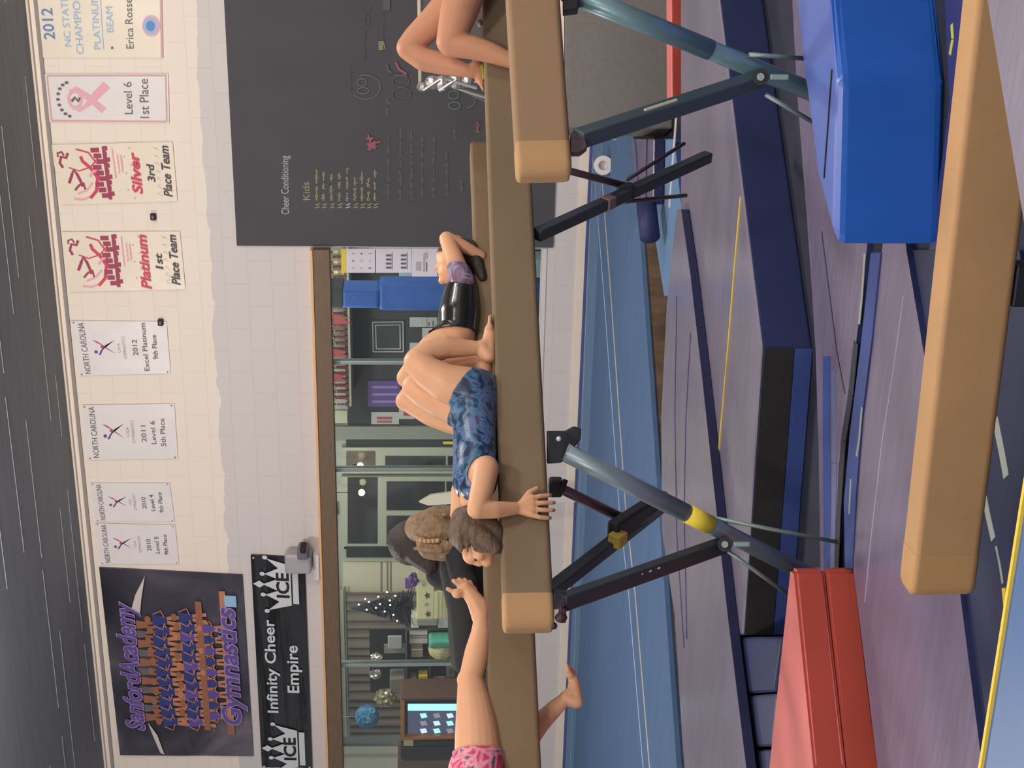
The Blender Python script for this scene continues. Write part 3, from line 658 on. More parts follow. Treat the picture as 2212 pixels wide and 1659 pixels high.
mb = MB(); mb.tube((A.x - .05, YB - .15, z1 + .02), (B.x + .05, YB - .15, z1 + .02), .012, M_AL); mb.box(((A.x + B.x) / 2, YB - .13, z1 + .09), (B.x - A.x, .03, .10), M_FR)
tag(mb.build('curtain_rail'), 'pale curtain rail above the grey curtain', 'curtain rail')
# counter with dark front
CF = W + 1.1
zc = onY(984, 1350, CF).z; Xa, Xb = onY(984, 1497, CF).x, onY(984, 1215, CF).x
cn = empty('office_counter', ((Xa + Xb) / 2, CF + .3, ZF)); tag(cn, 'dark fronted counter along the office curtain loaded with boxes', 'counter')
g = MB(); g.box(((Xa + Xb) / 2, CF + .32, zc - .015), (Xb - Xa, .66, .03), M_BLACK, bev=.004); child(g, 'worktop', cn)
g = MB(); g.box(((Xa + Xb) / 2, CF + .33, (zc - .03 + ZF) / 2), (Xb - Xa - .02, .6, zc - .03 - ZF), M_BLACK, bev=.004); child(g, 'cabinet_body', cn)
def ob(name, label, cat, x0, x1, y0, y1, m, dep=.2, off=.05, bev=.006, deco=None):
    c, s = obox(x0, x1, y0, y1, CF + off, dep); g = MB(); g.box(c, s, m, bev=min(bev, min(s) * .3))
    if deco: deco(g, Quad([(x0, y1), (x0, y0), (x1, y0), (x1, y1)], CF + off), .003)
    return tag(g.build(name), label, cat)
K_CR = mat('cream_card', (206, 198, 158), .6); K_STAR = mat('dark_star', (84, 72, 66), .6); K_HAZE = mat('blue_star', (140, 146, 152), .6)
def star(mb, q, u, v, r, m, l):
    shape(mb, q, [(u + r * .8 * (1 if i % 2 == 0 else .5) * math.cos(i * math.pi / 5 + .3), v + r * 1.6 * (1 if i % 2 == 0 else .5) * math.sin(i * math.pi / 5 + .3)) for i in range(10)], m, l)
def stars(mb, q, l):
    star(mb, q, .16, .35, .12, K_STAR, l); star(mb, q, .62, .4, .12, K_STAR, l); star(mb, q, .40, .45, .08, K_HAZE, l); star(mb, q, .88, .6, .08, K_HAZE, l)
ob('star_box', 'long cream box printed with dark and blue stars on the counter', 'box', 900, 938, 1253, 1340, K_CR, deco=stars)
def drw(mb, q, l):
    for v in (.45, .6, .78): rect(mb, q, .02, v, .98, v + .04, mat('tan_line_print', (176, 160, 120), .6), l)
ob('drawer_box', 'cream box with stacked tan edges under the star box', 'box', 938, 983, 1277, 1338, K_CR, deco=drw)
ob('grey_box', 'grey carton beside the star box', 'box', 900, 945, 1338, 1352, mat('grey_carton', (140, 134, 126), .6), off=.03)
ob('tissue_packet', 'pale blue-white packet on the counter next to the grey carton', 'packet', 946, 983, 1338, 1357, mat('pale_packet', (176, 180, 184), .4))
ob('white_carton', 'low white carton beneath the paper stacks at the star box end', 'carton', 888, 905, 1330, 1357, mat('white_carton', (190, 186, 180), .5), off=.12)
# open shelving of papers
sh = empty('paper_shelf', onY(984, 1430, CF + .1)); tag(sh, 'dark open shelf unit holding stacked papers and books', 'shelf unit')
c, s = obox(800, 983, 1360, 1496, CF + .35, .03); g = MB(); g.box(c, s, M_BLACK); child(g, 'back_panel', sh)
for k, x in enumerate((876, 927)):
    c, s = obox(x, x + 3, 1360, 1496, CF + .12, .26); g = MB(); g.box(c, s, mat('shelf_metal', (92, 98, 94), .4, metal=.4)); child(g, 'shelf_board', sh)
for y in (1360, 1434, 1495):
    c, s = obox(876, 983, y - 1, y + 2, CF + .12, .26); g = MB(); g.box(c, s, MATS['shelf_metal']); child(g, 'side_panel', sh)
cols = [(206, 198, 176), (150, 140, 150), (196, 184, 186), (120, 98, 104), (180, 166, 130), (134, 124, 108)]
for i, (y0, y1) in enumerate(((1362, 1372), (1374, 1379), (1380, 1391), (1392, 1401), (1402, 1406), (1407, 1420))):
    ob('book', ['thick cream book nearest the star box on the office shelf', 'thin grey book second on the office shelf', 'pale pink book third on the office shelf', 'mauve short book on the office shelf', 'thin cream folder on the office shelf', 'tan folder leaning at the end of the shelf row'][i], 'book', 884 if i < 3 else 888, 924 if i < 3 else 914, y0, y1, mat('book%d' % i, cols[i], .6), .16, .16)
for i, (y0, y1) in enumerate(((1476, 1481), (1484, 1489), (1493, 1501))):
    ob('book', ['thin mauve book lying left of the mullion on the shelf', 'grey brown book between the two pale ones by the desk', 'thick cream book nearest the wooden desk frame'][i], 'book', 884, 924, y0, y1, mat('bookb%d' % i, [(188, 170, 172), (150, 130, 128), (204, 192, 166)][i], .6), .16, .16)
ob('yellow_box', 'bright yellow box on the office shelf', 'box', 904, 924, 1460, 1474, K_YEL, .12, .14)
ob('grey_tin', 'small grey tin beside the yellow box', 'tin', 886, 900, 1464, 1474, mat('grey_tin', (128, 124, 118), .4), .1, .14)
# teal and cream bag
c = onY(954, 1394, CF + .02); g = empty('teal_bag', c); tag(g, 'round teal topped bag with cream pattern on the counter', 'bag')
mb = MB(); mb.ball(onY(952, 1402, CF + .02), (.12, .10, .13), ramp_mat('cream_print', [(.35, (206, 200, 160)), (.55, (178, 158, 110)), (.7, (214, 214, 190))], 16), 3); child(mb, 'body', g, True)
mb = MB(); mb.box(onY(954, 1383, CF + .02), (.10, .19, .27), mat('teal_cloth', (88, 168, 148), .6, var=.2, vscale=20), Matrix.Rotation(.0, 3, 'Y'), bev=.03, seg=3); child(mb, 'flap', g)
# cluttered ornaments above the shelf
def blob(name, label, cat, x, y, r, m, off=.1, jag=0, seed=0, sub=3):
    bm = bmesh.new(); bmesh.ops.create_icosphere(bm, subdivisions=sub, radius=1); rn = random.Random(seed)
    for v in bm.verts:
        k = 1 + jag * rn.uniform(-1, 1); v.co = Vector((v.co.x * r[0] * k, v.co.y * r[1] * k, v.co.z * r[2] * k)) + onY(x, y, CF + off)
    g = MB(); g.bm(bm, m); return tag(g.build(name), label, cat)
M_TIN = mat('crumpled_foil', (170, 166, 140), .25, metal=.6)
blob('foil_ornament', 'crumpled shiny foil ornament hanging beside the blue pompom', 'ornament', 832, 1507, (.10, .08, .11), M_TIN, .1, .22, 3)
blob('silver_bow', 'small silver bow above the paper shelf, right of the mullion', 'bow', 813, 1420, (.045, .04, .055), K_SILV, .1, .35, 4)
blob('silver_bow', 'small silver bow above the paper shelf, left of the mullion', 'bow', 811, 1456, (.05, .04, .055), K_SILV, .1, .4, 5)
ob('grey_printer', 'grey rounded machine on top of the paper shelf', 'printer', 842, 875, 1465, 1500, mat('printer_grey', (118, 112, 106), .5), .2, .1, .02)
ob('photo_card', 'pale tilted photo card standing on the shelf top', 'card', 838, 868, 1374, 1402, mat('photo_pale', (160, 154, 158), .5), .02, .1)
ob('framed_photo', 'grey framed photograph behind the tilted card', 'picture frame', 830, 876, 1392, 1412, mat('frame_grey', (120, 122, 118), .5), .02, .16)
ob('framed_photo', 'small framed photograph on the lower shelf left of the mullion', 'picture frame', 935, 962, 1462, 1492, mat('photo_mid', (138, 134, 136), .5), .02, .14)
ob('chrome_rack', 'narrow chrome rack with dark slots at the end of the counter', 'rack', 964, 983, 1410, 1500, mat('chrome_dull', (136, 138, 140), .35, metal=.4), .12, .08, deco=lambda mb, q, l: [rect(mb, q, .1 + .2 * k, .25, .22 + .2 * k, .75, K_STAR, l) for k in range(4)])
# blue tissue pompom
bm = bmesh.new(); bmesh.ops.create_icosphere(bm, subdivisions=4, radius=1); c = onY(793, 1548, W + .8)
for v in bm.verts: v.co = v.co * (.122 * (1 + .10 * noise.noise(v.co * 9) + random.uniform(-.03, .03))) + c
mb = MB(); mb.bm(bm, ramp_mat('blue_tissue', [(.3, (44, 70, 130)), (.5, (54, 112, 158)), (.68, (92, 168, 176))], 9, .7)); mb.tube(c + Vector((0, 0, .1)), Vector((c.x, c.y, zoc)), .002, K_LG)
tag(mb.build('tissue_pompom'), 'round blue tissue pompom hanging in the office', 'pompom')
# dark little christmas tree
cb = onY(893, 1312, CF + .3); tr = empty('christmas_tree', cb); tag(tr, 'small dark christmas tree dotted with white lights on the counter', 'christmas tree')
H = onY(762, 1320, CF + .3).z - cb.z; mb = MB(); r = random.Random(2)
mt = mat('dark_needles', (40, 38, 46), .8)
for k in range(520):
    t = r.random() ** .8; z = H * t; rad = (1 - t) * .21 + .01; a = r.uniform(0, 6.283); p = cb + Vector((math.cos(a) * rad * .15, math.sin(a) * rad * .15, z + .02)); e = cb + Vector((math.cos(a) * rad, math.sin(a) * rad, z - .02))
    mb.tube(p, e, .012, mt, r2=.003, n=5)
child(mb, 'branches', tr)
mb = MB(); mb.tube(cb - Vector((0, 0, .0)), cb + Vector((0, 0, H)), .01, mt); mb.lathe(Vector((cb.x, cb.y, cb.z)), [(.06, 0), (.05, .03)], mt); child(mb, 'trunk', tr)
ml = mat('fairy_light', (236, 236, 250), .3, emit=2.0)
mb = MB()
for x, y in ((836, 1279), (854, 1287), (817, 1289), (797, 1300), (789, 1294), (842, 1297), (843, 1307), (775, 1306), (821, 1305), (812, 1313), (792, 1317), (831, 1321), (850, 1328), (858, 1341)): mb.ball(onY(x, y, CF + .13), .010, ml, 2)
child(mb, 'fairy_lights', tr)
blob('purple_bow', 'purple bow and card behind the dark haired girl', 'bow', 893, 1252, (.07, .04, .05), mat('purple_satin', (92, 56, 120), .5), .0, .3, 9)
ob('purple_card', 'small purple card with a white letter beside the christmas tree', 'card', 875, 893, 1250, 1272, MATS['purple_satin'], .02, .1)
# wooden desk hutch with computer screen
DF = W + .7
hw = empty('desk_hutch', onY(984, 1560, DF)); tag(hw, 'orange brown wooden desk hutch framing a lit screen', 'desk'); M_OW = mat('orange_wood', (176, 112, 62), .5, var=.15, vscale=10)
def hp(x0, x1, y0, y1, m, nm, dep=.35, f=0.0):
    c, s = obox(x0, x1, y0, y1, DF + f, dep); g = MB(); g.box(c, s, m, bev=.006); child(g, nm, hw)
hp(866, 1150, 1504, 1513, mat('dark_wood', (92, 66, 54), .5), 'side_panel'); hp(866, 874, 1513, 1600, M_OW, 'top_board'); hp(872, 1150, 1588, 1599, M_OW, 'side_panel')
hp(866, 1150, 1612, 1640, M_BLACK, 'cabinet_body', .4, -.02); hp(860, 1150, 1640, 1800, mat('brown_laminate', (112, 84, 62), .6, var=.1), 'cabinet_body', .4, -.02); hp(874, 1150, 1513, 1588, M_BLACK, 'back_panel', .02, .3)
hp(1000, 1020, 1500, 1640, M_OW, 'desktop', .7, -.2)
hp(872, 893, 1599, 1612, mat('cream_label', (196, 184, 150), .5), 'label_panel', .3); hp(893, 1150, 1599, 1612, M_BLACK, 'cabinet_body', .3)
sc = empty('computer_screen', onY(986, 1554, DF + .05)); tag(sc, 'lit computer screen showing rows of small pictures', 'screen')
g = MB(); c, s = obox(878, 990, 1517, 1590, DF + .06, .04); g.box(c, s, M_BLACK, bev=.006); child(g, 'bezel', sc)
q = Quad([(881, 1586), (881, 1520), (987, 1520), (987, 1586)], DF + .055); g = MB(); S1 = mat('screen_blue', (70, 74, 100), .4, emit=.8); S2 = mat('screen_cyan', (150, 226, 255), .4, emit=1.5); S3 = mat('screen_white', (196, 216, 236), .4, emit=1.1)
board(g, q, .002, S1); rect(g, q, .78, 0, 1, 1, S2, .004)
for i in range(3):
    for j in range(3): shape(g, q, [(.12 + .25 * i - .09, .72 - .27 * j), (.12 + .25 * i + .06, .76 - .27 * j), (.12 + .25 * i + .08, .64 - .27 * j), (.12 + .25 * i - .05, .60 - .27 * j)], [S3, S2, mat('screen_dim', (150, 140, 160), .4, emit=.7)][(i * 2 + j) % 3], .004)
g2 = g; child(g2, 'display', sc)
# white pointed card by the girls
mb = MB(); c0 = onY(985, 1075, W - .3)
mb.prism([onY(905, 1085, W - .3), onY(930, 1070, W - .3), onY(990, 1062, W - .3), onY(990, 1088, W - .3), onY(925, 1092, W - .3)], (0, .03, 0), mat('white_foam_board', (222, 216, 196), .6))
mb.prism([onY(988, 1066, W - .3), onY(1262, 1070, W - .3), onY(1262, 1084, W - .3), onY(988, 1086, W - .3)], (0, .03, 0), M_WHITE)
tag(mb.build('pointed_board'), 'white pointed board standing behind the lying girls', 'board')
# ================================================================== mats on the floor
M_LAV = mat('lavender_sheen_vinyl', (124, 118, 136), .22, var=.06, vscale=2.5, stretch=(1, 5, 1), bump=.16, bscale=5, spec=.5)  # ceiling light reflected on blue vinyl, put into the base colour
M_LAV2 = mat('purple_vinyl', (117, 106, 132), .24, var=.08, vscale=3, stretch=(1, 6, 1), bump=.15, bscale=6, spec=.5)
M_NAVY = mat('navy_vinyl', (38, 46, 88), .55, var=.10, vscale=3, bump=.1, bscale=8)
M_BLUE = mat('mid_blue_vinyl', (58, 76, 138), .4, var=.08, vscale=3, bump=.12, bscale=7)
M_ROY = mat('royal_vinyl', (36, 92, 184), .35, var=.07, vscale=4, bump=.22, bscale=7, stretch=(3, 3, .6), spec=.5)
M_ROYT = mat('royal_top_lit', (92, 112, 186), .3, var=.05, bump=.1, bscale=6)  # paler copy of the royal vinyl: light on the top face as colour
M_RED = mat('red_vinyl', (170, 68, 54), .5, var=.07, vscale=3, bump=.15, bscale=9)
M_REDT = mat('red_top_lit', (222, 124, 120), .35, var=.04, bump=.12, bscale=7)  # pinker copy of the red vinyl, painted as the lit top
M_VEL = mat('black_hook_strip', (44, 42, 44), .95, bump=.5, bscale=220); M_YEL = mat('yellow_piping', (232, 196, 72), .5); M_PIPE = mat('dark_piping', (34, 36, 74), .5); M_SEAM = mat('dark_seam', (40, 40, 70), .6)
M_GRAYB = mat('grey_brown_carpet', (124, 118, 114), .95, var=.06, vscale=30, bump=.3, bscale=200)
def slab(root, nm, pts, ztop, zbot, mtop, mside=None, bev=.012):
    q = [onZ(x, y, ztop) for x, y in pts]; g = MB(); n = len(q)
    lo = [Vector((p.x, p.y, zbot)) for p in q]; ms = mside or mtop
    g.add(q + lo, [list(range(n))], mtop); o = 0
    g.add(q + lo, [list(range(2 * n - 1, n - 1, -1))] + [[i, (i + 1) % n, n + (i + 1) % n, n + i] for i in range(n)], ms)
    bm = bmesh.new(); vs = [bm.verts.new(v) for v in q + lo]
    f = bm.faces.new([vs[i] for i in range(n)]); f.material_index = 0
    fb_ = bm.faces.new([vs[i] for i in range(2 * n - 1, n - 1, -1)]); fb_.material_index = 1
    for i in range(n): k = bm.faces.new([vs[i], vs[(i + 1) % n], vs[n + (i + 1) % n], vs[n + i]]); k.material_index = 1
    bmesh.ops.bevel(bm, geom=bm.edges[:], offset=bev, segments=3, affect='EDGES', profile=.6, clamp_overlap=True)
    bmesh.ops.recalc_face_normals(bm, faces=bm.faces[:]); bm.normal_update(); g = MB(); bm.verts.index_update(); fs = list(bm.faces); vv = [v.co.copy() for v in bm.verts]
    for mi, mm in ((0, mtop), (1, ms)):
        sel = [[v.index for v in f_.verts] for f_ in fs if (0 if f_.normal.z > .55 else 1) == mi]
        g.add(vv, sel, mm)
    bm.free()
    if root is None: return g.build(nm)
    return child(g, nm, root)
def mroot(name, label, px_, z=0, cat='mat', group=None): e = empty(name, onZ(px_[0], px_[1], z)); return tag(e, label, cat, group)
def line_on(root, nm, pts, z, w, m, h=.003):
    g = MB(); q = [onZ(a, b, z) for a, b in pts]
    for a, b in zip(q[:-1], q[1:]): g.bar(a, b, w, h * 2, m, side=(b - a).cross(Vector((0, 0, 1))), bev=0)
    return child(g, nm, root)
def face_strip(root, nm, a, b, zt_, zb_, m, th=.008, zref=.2):    # vertical strip on the front face whose top edge runs a->b (photo px at zref)
    A, B = onZ(a[0], a[1], zref), onZ(b[0], b[1], zref); n = (B - A).cross(Vector((0, 0, 1))).normalized()
    if n.dot(CAM - A) < 0: n = -n
    g = MB(); g.prism([Vector((A.x, A.y, zt_)), Vector((B.x, B.y, zt_)), Vector((B.x, B.y, zb_)), Vector((A.x, A.y, zb_))], n * th, m); return child(g, nm, root)

# M1 big landing mat, navy side
r1 = mroot('landing_mat', 'large landing mat with light-washed lavender top and navy side behind the main beam', (1700, 400))
slab(r1, 'mat_body', [(1645, 750), (1524, -240), (1470, -240), (1472, 452), (1448, 640), (1436, 900), (1440, 1150), (1472, 1372), (1604, 1372)], .2, .0, M_LAV, M_NAVY)
face_strip(r1, 'hook_strip', (1646, 752), (1604, 1370), .192, .075, M_VEL)
face_strip(r1, 'lower_band', (1646, 752), (1604, 1370), .072, .004, M_BLUE)
line_on(r1, 'edge_piping', [(1600, 425), (1590, 540), (1572, 760), (1556, 940), (1546, 1050)], .2005, .012, M_YEL)
# M0 further mat, slightly higher
r0 = mroot('folding_mat', 'pale lavender folding mat with a dark piped edge beside the spring floor', (1480, 900))
slab(r0, 'mat_body', [(1471, 452), (1492, 600), (1515, 800), (1545, 1080), (1572, 1330), (1600, 1560), (1612, 1659), (1640, 1900), (1500, 1900), (1474, 1600), (1458, 1330), (1430, 1150), (1428, 900), (1440, 660), (1450, 560), (1462, 452)], .243, .203, M_LAV, M_PIPE, bev=.004)
slab(r0, 'lower_layer', [(1578, 1385), (1586, 1560), (1586, 1659), (1600, 1900), (1520, 1900), (1496, 1600), (1486, 1385)], .2, 0, M_NAVY, M_NAVY, bev=.004)
for i, pts in enumerate(([(1462, 640), (1458, 900), (1462, 1150), (1478, 1400)], [(1492, 720), (1482, 900), (1478, 1100), (1484, 1380)])): line_on(r0, 'fold_seam', pts, .2435, .012, mat('violet_seam', (92, 82, 128), .4))
# dark blue blocks, left end
r2 = mroot('foam_block', 'dark slate blue foam block beyond the red folded mat', (1690, 1430))
slab(r2, 'mat_body', [(1584, 1376), (1690, 1376), (1672, 1494), (1592, 1500)], .19, 0, M_NAVY, M_NAVY, bev=.02)
r2 = mroot('foam_block', 'slate blue foam block left of the dark one, partly behind the red mat', (1690, 1560))
slab(r2, 'mat_body', [(1600, 1503), (1680, 1497), (1668, 1612), (1600, 1616)], .18, 0, mat('slate_vinyl', (74, 76, 108), .4, var=.06, bump=.1, bscale=8), M_NAVY, bev=.02)
r2 = mroot('foam_block', 'slate blue foam block at the left edge of the room view', (1690, 1640))
slab(r2, 'mat_body', [(1606, 1622), (1672, 1618), (1668, 1900), (1616, 1900)], .175, 0, MATS['slate_vinyl'], M_BLUE, bev=.02)
# grey panel block + red strip mat at right
r3 = mroot('vaulting_block', 'tall grey brown carpeted block standing against the back on the right', (1440, 150))
A, B, C_ = onZ(1437, 296, 0), onZ(1437, -260, 0), onZ(1395, -200, 0)
g = MB(); n = (B - A).cross(Vector((0, 0, 1))).normalized(); n = n if n.dot(CAM - A) < 0 else -n
g.prism([A, B, B - n * .28, A - n * .28], (0, 0, .665), M_GRAYB); ob_ = child(g, 'block_body', r3, bevel=.015)
g = MB(); g.prism([A + Vector((0, 0, .665)), B + Vector((0, 0, .665)), B - n * .28 + Vector((0, 0, .665)), A - n * .28 + Vector((0, 0, .665))], (0, 0, .02), M_CREAM); child(g, 'top_edge', r3)
r4 = mroot('red_strip_mat', 'thin red mat lying at the foot of the grey block', (1470, 100))
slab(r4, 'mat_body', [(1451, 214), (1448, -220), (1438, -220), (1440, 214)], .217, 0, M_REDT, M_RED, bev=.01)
# blue panel mats between spring floor and the grey block
r5 = mroot('panel_mat', 'light blue panel mat behind the dark beam legs', (1450, 420))
slab(r5, 'mat_body', [(1455, 300), (1470, 452), (1452, 640), (1434, 640), (1412, 500), (1395, 300)], .10, 0, MATS['light_blue_carpet'], M_BLUE)
r5 = mroot('panel_mat', 'violet striped panel mat leaning by the spring floor edge, below the white reel', (1420, 330))
slab(r5, 'mat_body', [(1362, 300), (1412, 300), (1410, 440), (1375, 440)], .17, .1, M_LAV2, M_PIPE)
line_on(r5, 'panel_fold', [(1398, 300), (1396, 438)], .1705, .03, M_NAVY)
line_on(r5, 'panel_fold', [(1372, 300), (1382, 438)], .1705, .02, M_BLUE)
r6 = mroot('white_edge_strip', 'thin white strip at the edge of the light blue mats', (1445, 380), cat='strip')
line_on(r6, 'strip', [(1461, 250), (1455, 330), (1446, 448)], .102, .035, M_WHITE)
g = MB(); c = onZ(1303, 357, .2); ax = (CAM - c).normalized(); g.lathe(c - ax * .03, [(.07, 0), (.07, .06), (.035, .061), (.03, .02)], M_WHITE, 20, ax); o = g.build('white_reel', smooth=False); tag(o, 'round white reel on the spring floor behind the second beam leg', 'reel')
# dark tumbling equipment on the spring floor edge
r7 = mroot('foam_roll', 'dark foam roll lying on the edge of the spring floor', (1395, 470))
g = MB(); a, b = onZ(1396, 440, .2), onZ(1404, 512, .2); g.tube(a, b, .06, M_NAVY, n=20); child(g, 'roll_body', r7, True)
# royal blue block
r8 = mroot('spotting_block', 'big shiny royal blue vinyl block under the right hand beam', (2050, 172), cat='block')
slab(r8, 'block_body', [(1803, 535), (1812, 172), (1788, -60), (1770, -250), (1690, -250), (1716, -60), (1734, 160), (1768, 370)], .315, .0, M_ROYT, M_ROY, bev=.03)
line_on(r8, 'zip_seam', [(1797, 150), (1790, 250), (1780, 385)], .3165, .006, M_BLACK, .002)
# red folded mat, two layers
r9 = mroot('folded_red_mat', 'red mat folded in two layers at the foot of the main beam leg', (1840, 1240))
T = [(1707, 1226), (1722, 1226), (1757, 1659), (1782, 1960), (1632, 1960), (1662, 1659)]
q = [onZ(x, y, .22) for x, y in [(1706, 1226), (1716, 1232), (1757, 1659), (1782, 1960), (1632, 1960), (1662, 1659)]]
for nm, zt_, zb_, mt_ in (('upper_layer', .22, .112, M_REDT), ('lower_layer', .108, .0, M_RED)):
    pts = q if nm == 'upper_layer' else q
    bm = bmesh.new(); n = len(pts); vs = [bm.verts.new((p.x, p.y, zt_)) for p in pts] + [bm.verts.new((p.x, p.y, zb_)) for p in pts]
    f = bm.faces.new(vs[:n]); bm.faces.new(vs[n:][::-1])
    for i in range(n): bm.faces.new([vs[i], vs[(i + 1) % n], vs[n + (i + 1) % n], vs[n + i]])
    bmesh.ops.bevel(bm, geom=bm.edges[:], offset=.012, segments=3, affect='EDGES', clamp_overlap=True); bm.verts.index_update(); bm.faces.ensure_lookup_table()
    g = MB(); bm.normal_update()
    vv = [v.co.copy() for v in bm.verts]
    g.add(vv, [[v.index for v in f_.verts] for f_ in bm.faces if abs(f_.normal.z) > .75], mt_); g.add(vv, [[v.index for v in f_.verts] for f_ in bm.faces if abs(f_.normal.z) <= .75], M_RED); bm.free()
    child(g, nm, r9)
# low purple mats in the foreground
ra = mroot('panel_mat', 'long purple-grey panel mat running between the red mat and the low beam', (1950, 1100))
slab(ra, 'mat_body', [(1958, 540), (2000, 790), (2035, 1010), (2075, 1290), (2122, 1659), (2160, 1960), (1925, 1960), (1896, 1659), (1842, 1230), (1850, 1080), (1866, 860), (1885, 660), (1905, 540), (1925, 400), (1940, 400)], .03, 0, M_LAV2, M_NAVY, bev=.006)
line_on(ra, 'fold_seam', [(1952, 640), (1930, 800), (1905, 960), (1880, 1180), (1868, 1300)], .0305, .006, mat('pale_crease', (166, 158, 186), .4), .001)
rb = mroot('panel_mat', 'dusky lavender panel mat in front of the navy landing mat side', (1850, 620))
slab(rb, 'mat_body', [(1700, -200), (1722, 200), (1745, 500), (1762, 760), (1768, 960), (1772, 1240), (1800, 1240), (1812, 1000), (1835, 850), (1862, 640), (1872, 540), (1890, 300), (1900, -200)], .02, 0, M_LAV2, M_NAVY, bev=.004)
line_on(rb, 'fold_seam', [(1775, 500), (1790, 620), (1808, 760), (1825, 850)], .0205, .008, M_SEAM, .001)
line_on(rb, 'fold_seam', [(1748, 560), (1756, 700), (1760, 820)], .0205, .008, M_SEAM, .001)
line_on(rb, 'blue_band', [(1786, 770), (1786, 960), (1788, 1236)], .0205, .10, M_BLUE, .0008)
line_on(rb, 'pale_band', [(1800, 800), (1803, 1000), (1798, 1236)], .0212, .05, mat('pale_blue_vinyl', (110, 116, 160), .25), .001)
line_on(rb, 'white_fold', [(1868, 548), (1862, 640), (1856, 700)], .0205, .018, mat('pale_strip', (158, 166, 160), .4), .001)
line_on(rb, 'hook_strip', [(1849, 740), (1838, 850), (1822, 950), (1812, 1100), (1806, 1240)], .0205, .05, mat('dark_strip', (56, 58, 70), .8), .001)
rc = mroot('panel_mat', 'narrow mid blue panel mat with pale torn edge tape', (1860, 1000))
slab(rc, 'mat_body', [(1880, 545), (1902, 545), (1882, 740), (1862, 900), (1848, 1080), (1840, 1228), (1824, 1228), (1822, 1080), (1835, 940), (1860, 740)], .036, 0, M_BLUE, M_NAVY, bev=.006)
line_on(rc, 'edge_tape', [(1862, 880), (1856, 950), (1850, 985)], .0365, .014, MATS['pale_strip'], .001)
line_on(rc, 'edge_tape', [(1838, 1035), (1834, 1110)], .0365, .012, MATS['pale_strip'], .001)
rd = mroot('floor_mat', 'dark blue floor mat with worn white stripes in front of the low beam', (2150, 1200))
slab(rd, 'mat_body', [(2000, 540), (2100, 540), (2200, 540), (2260, 900), (2200, 1300), (2130, 1659), (2083, 1300), (2043, 1010), (2005, 770), (1966, 540)], .012, 0, mat('dark_navy_mat', (40, 46, 78), .5, var=.12, vscale=4), M_NAVY, bev=.003)
for pts, w in (([(2150, 905), (2163, 970), (2174, 1030)], .035), ([(2127, 1075), (2136, 1120), (2146, 1165)], .030), ([(2152, 1180), (2160, 1220), (2166, 1260)], .012)): line_on(rd, 'worn_stripe', pts, .0125, w, MATS['pale_strip'], .001)
line_on(rd, 'yellow_mark', [(2168, 1270), (2172, 1310)], .013, .022, M_YEL, .001)
re_ = mroot('floor_mat', 'dark violet blue floor mat with a yellow mark behind the low beam', (2060, 100))
slab(re_, 'mat_body', [(2045, -200), (2100, -200), (2085, 250), (2060, 540), (2006, 540), (2025, 420), (2052, 220), (2040, 0)], .014, 0, mat('violet_navy_mat', (54, 54, 112), .5, var=.1, vscale=4), M_NAVY, bev=.003)
line_on(re_, 'yellow_mark', [(2056, 52), (2058, 85), (2052, 118)], .0145, .016, mat('lime_mark', (190, 196, 90), .6), .001)
# near mats
rf = mroot('near_mat', 'blue mat with bright yellow piping at the bottom corner nearest the viewer', (2200, 1500), z=0)
slab(rf, 'mat_body', [(2119, 1665), (2166, 1380), (2212, 1090), (2246, 880), (2600, 880), (2600, 2100), (2049, 2100)], .38, 0, mat('blue_top_vinyl', (72, 104, 152), .4, var=.04), M_NAVY, bev=.01)
line_on(rf, 'yellow_piping', [(2117, 1680), (2164, 1385), (2210, 1092), (2246, 870)], .382, .010, M_YEL, .005)
rg = mroot('near_mat', 'pale purple mat top covering the right end of the low beam', (2200, 100), z=0)
slab(rg, 'mat_body', [(2133, 0), (2212, 480), (2250, 720), (2700, 720), (2700, -500), (2052, -500)], .47, 0, M_LAV, M_NAVY, bev=.01)
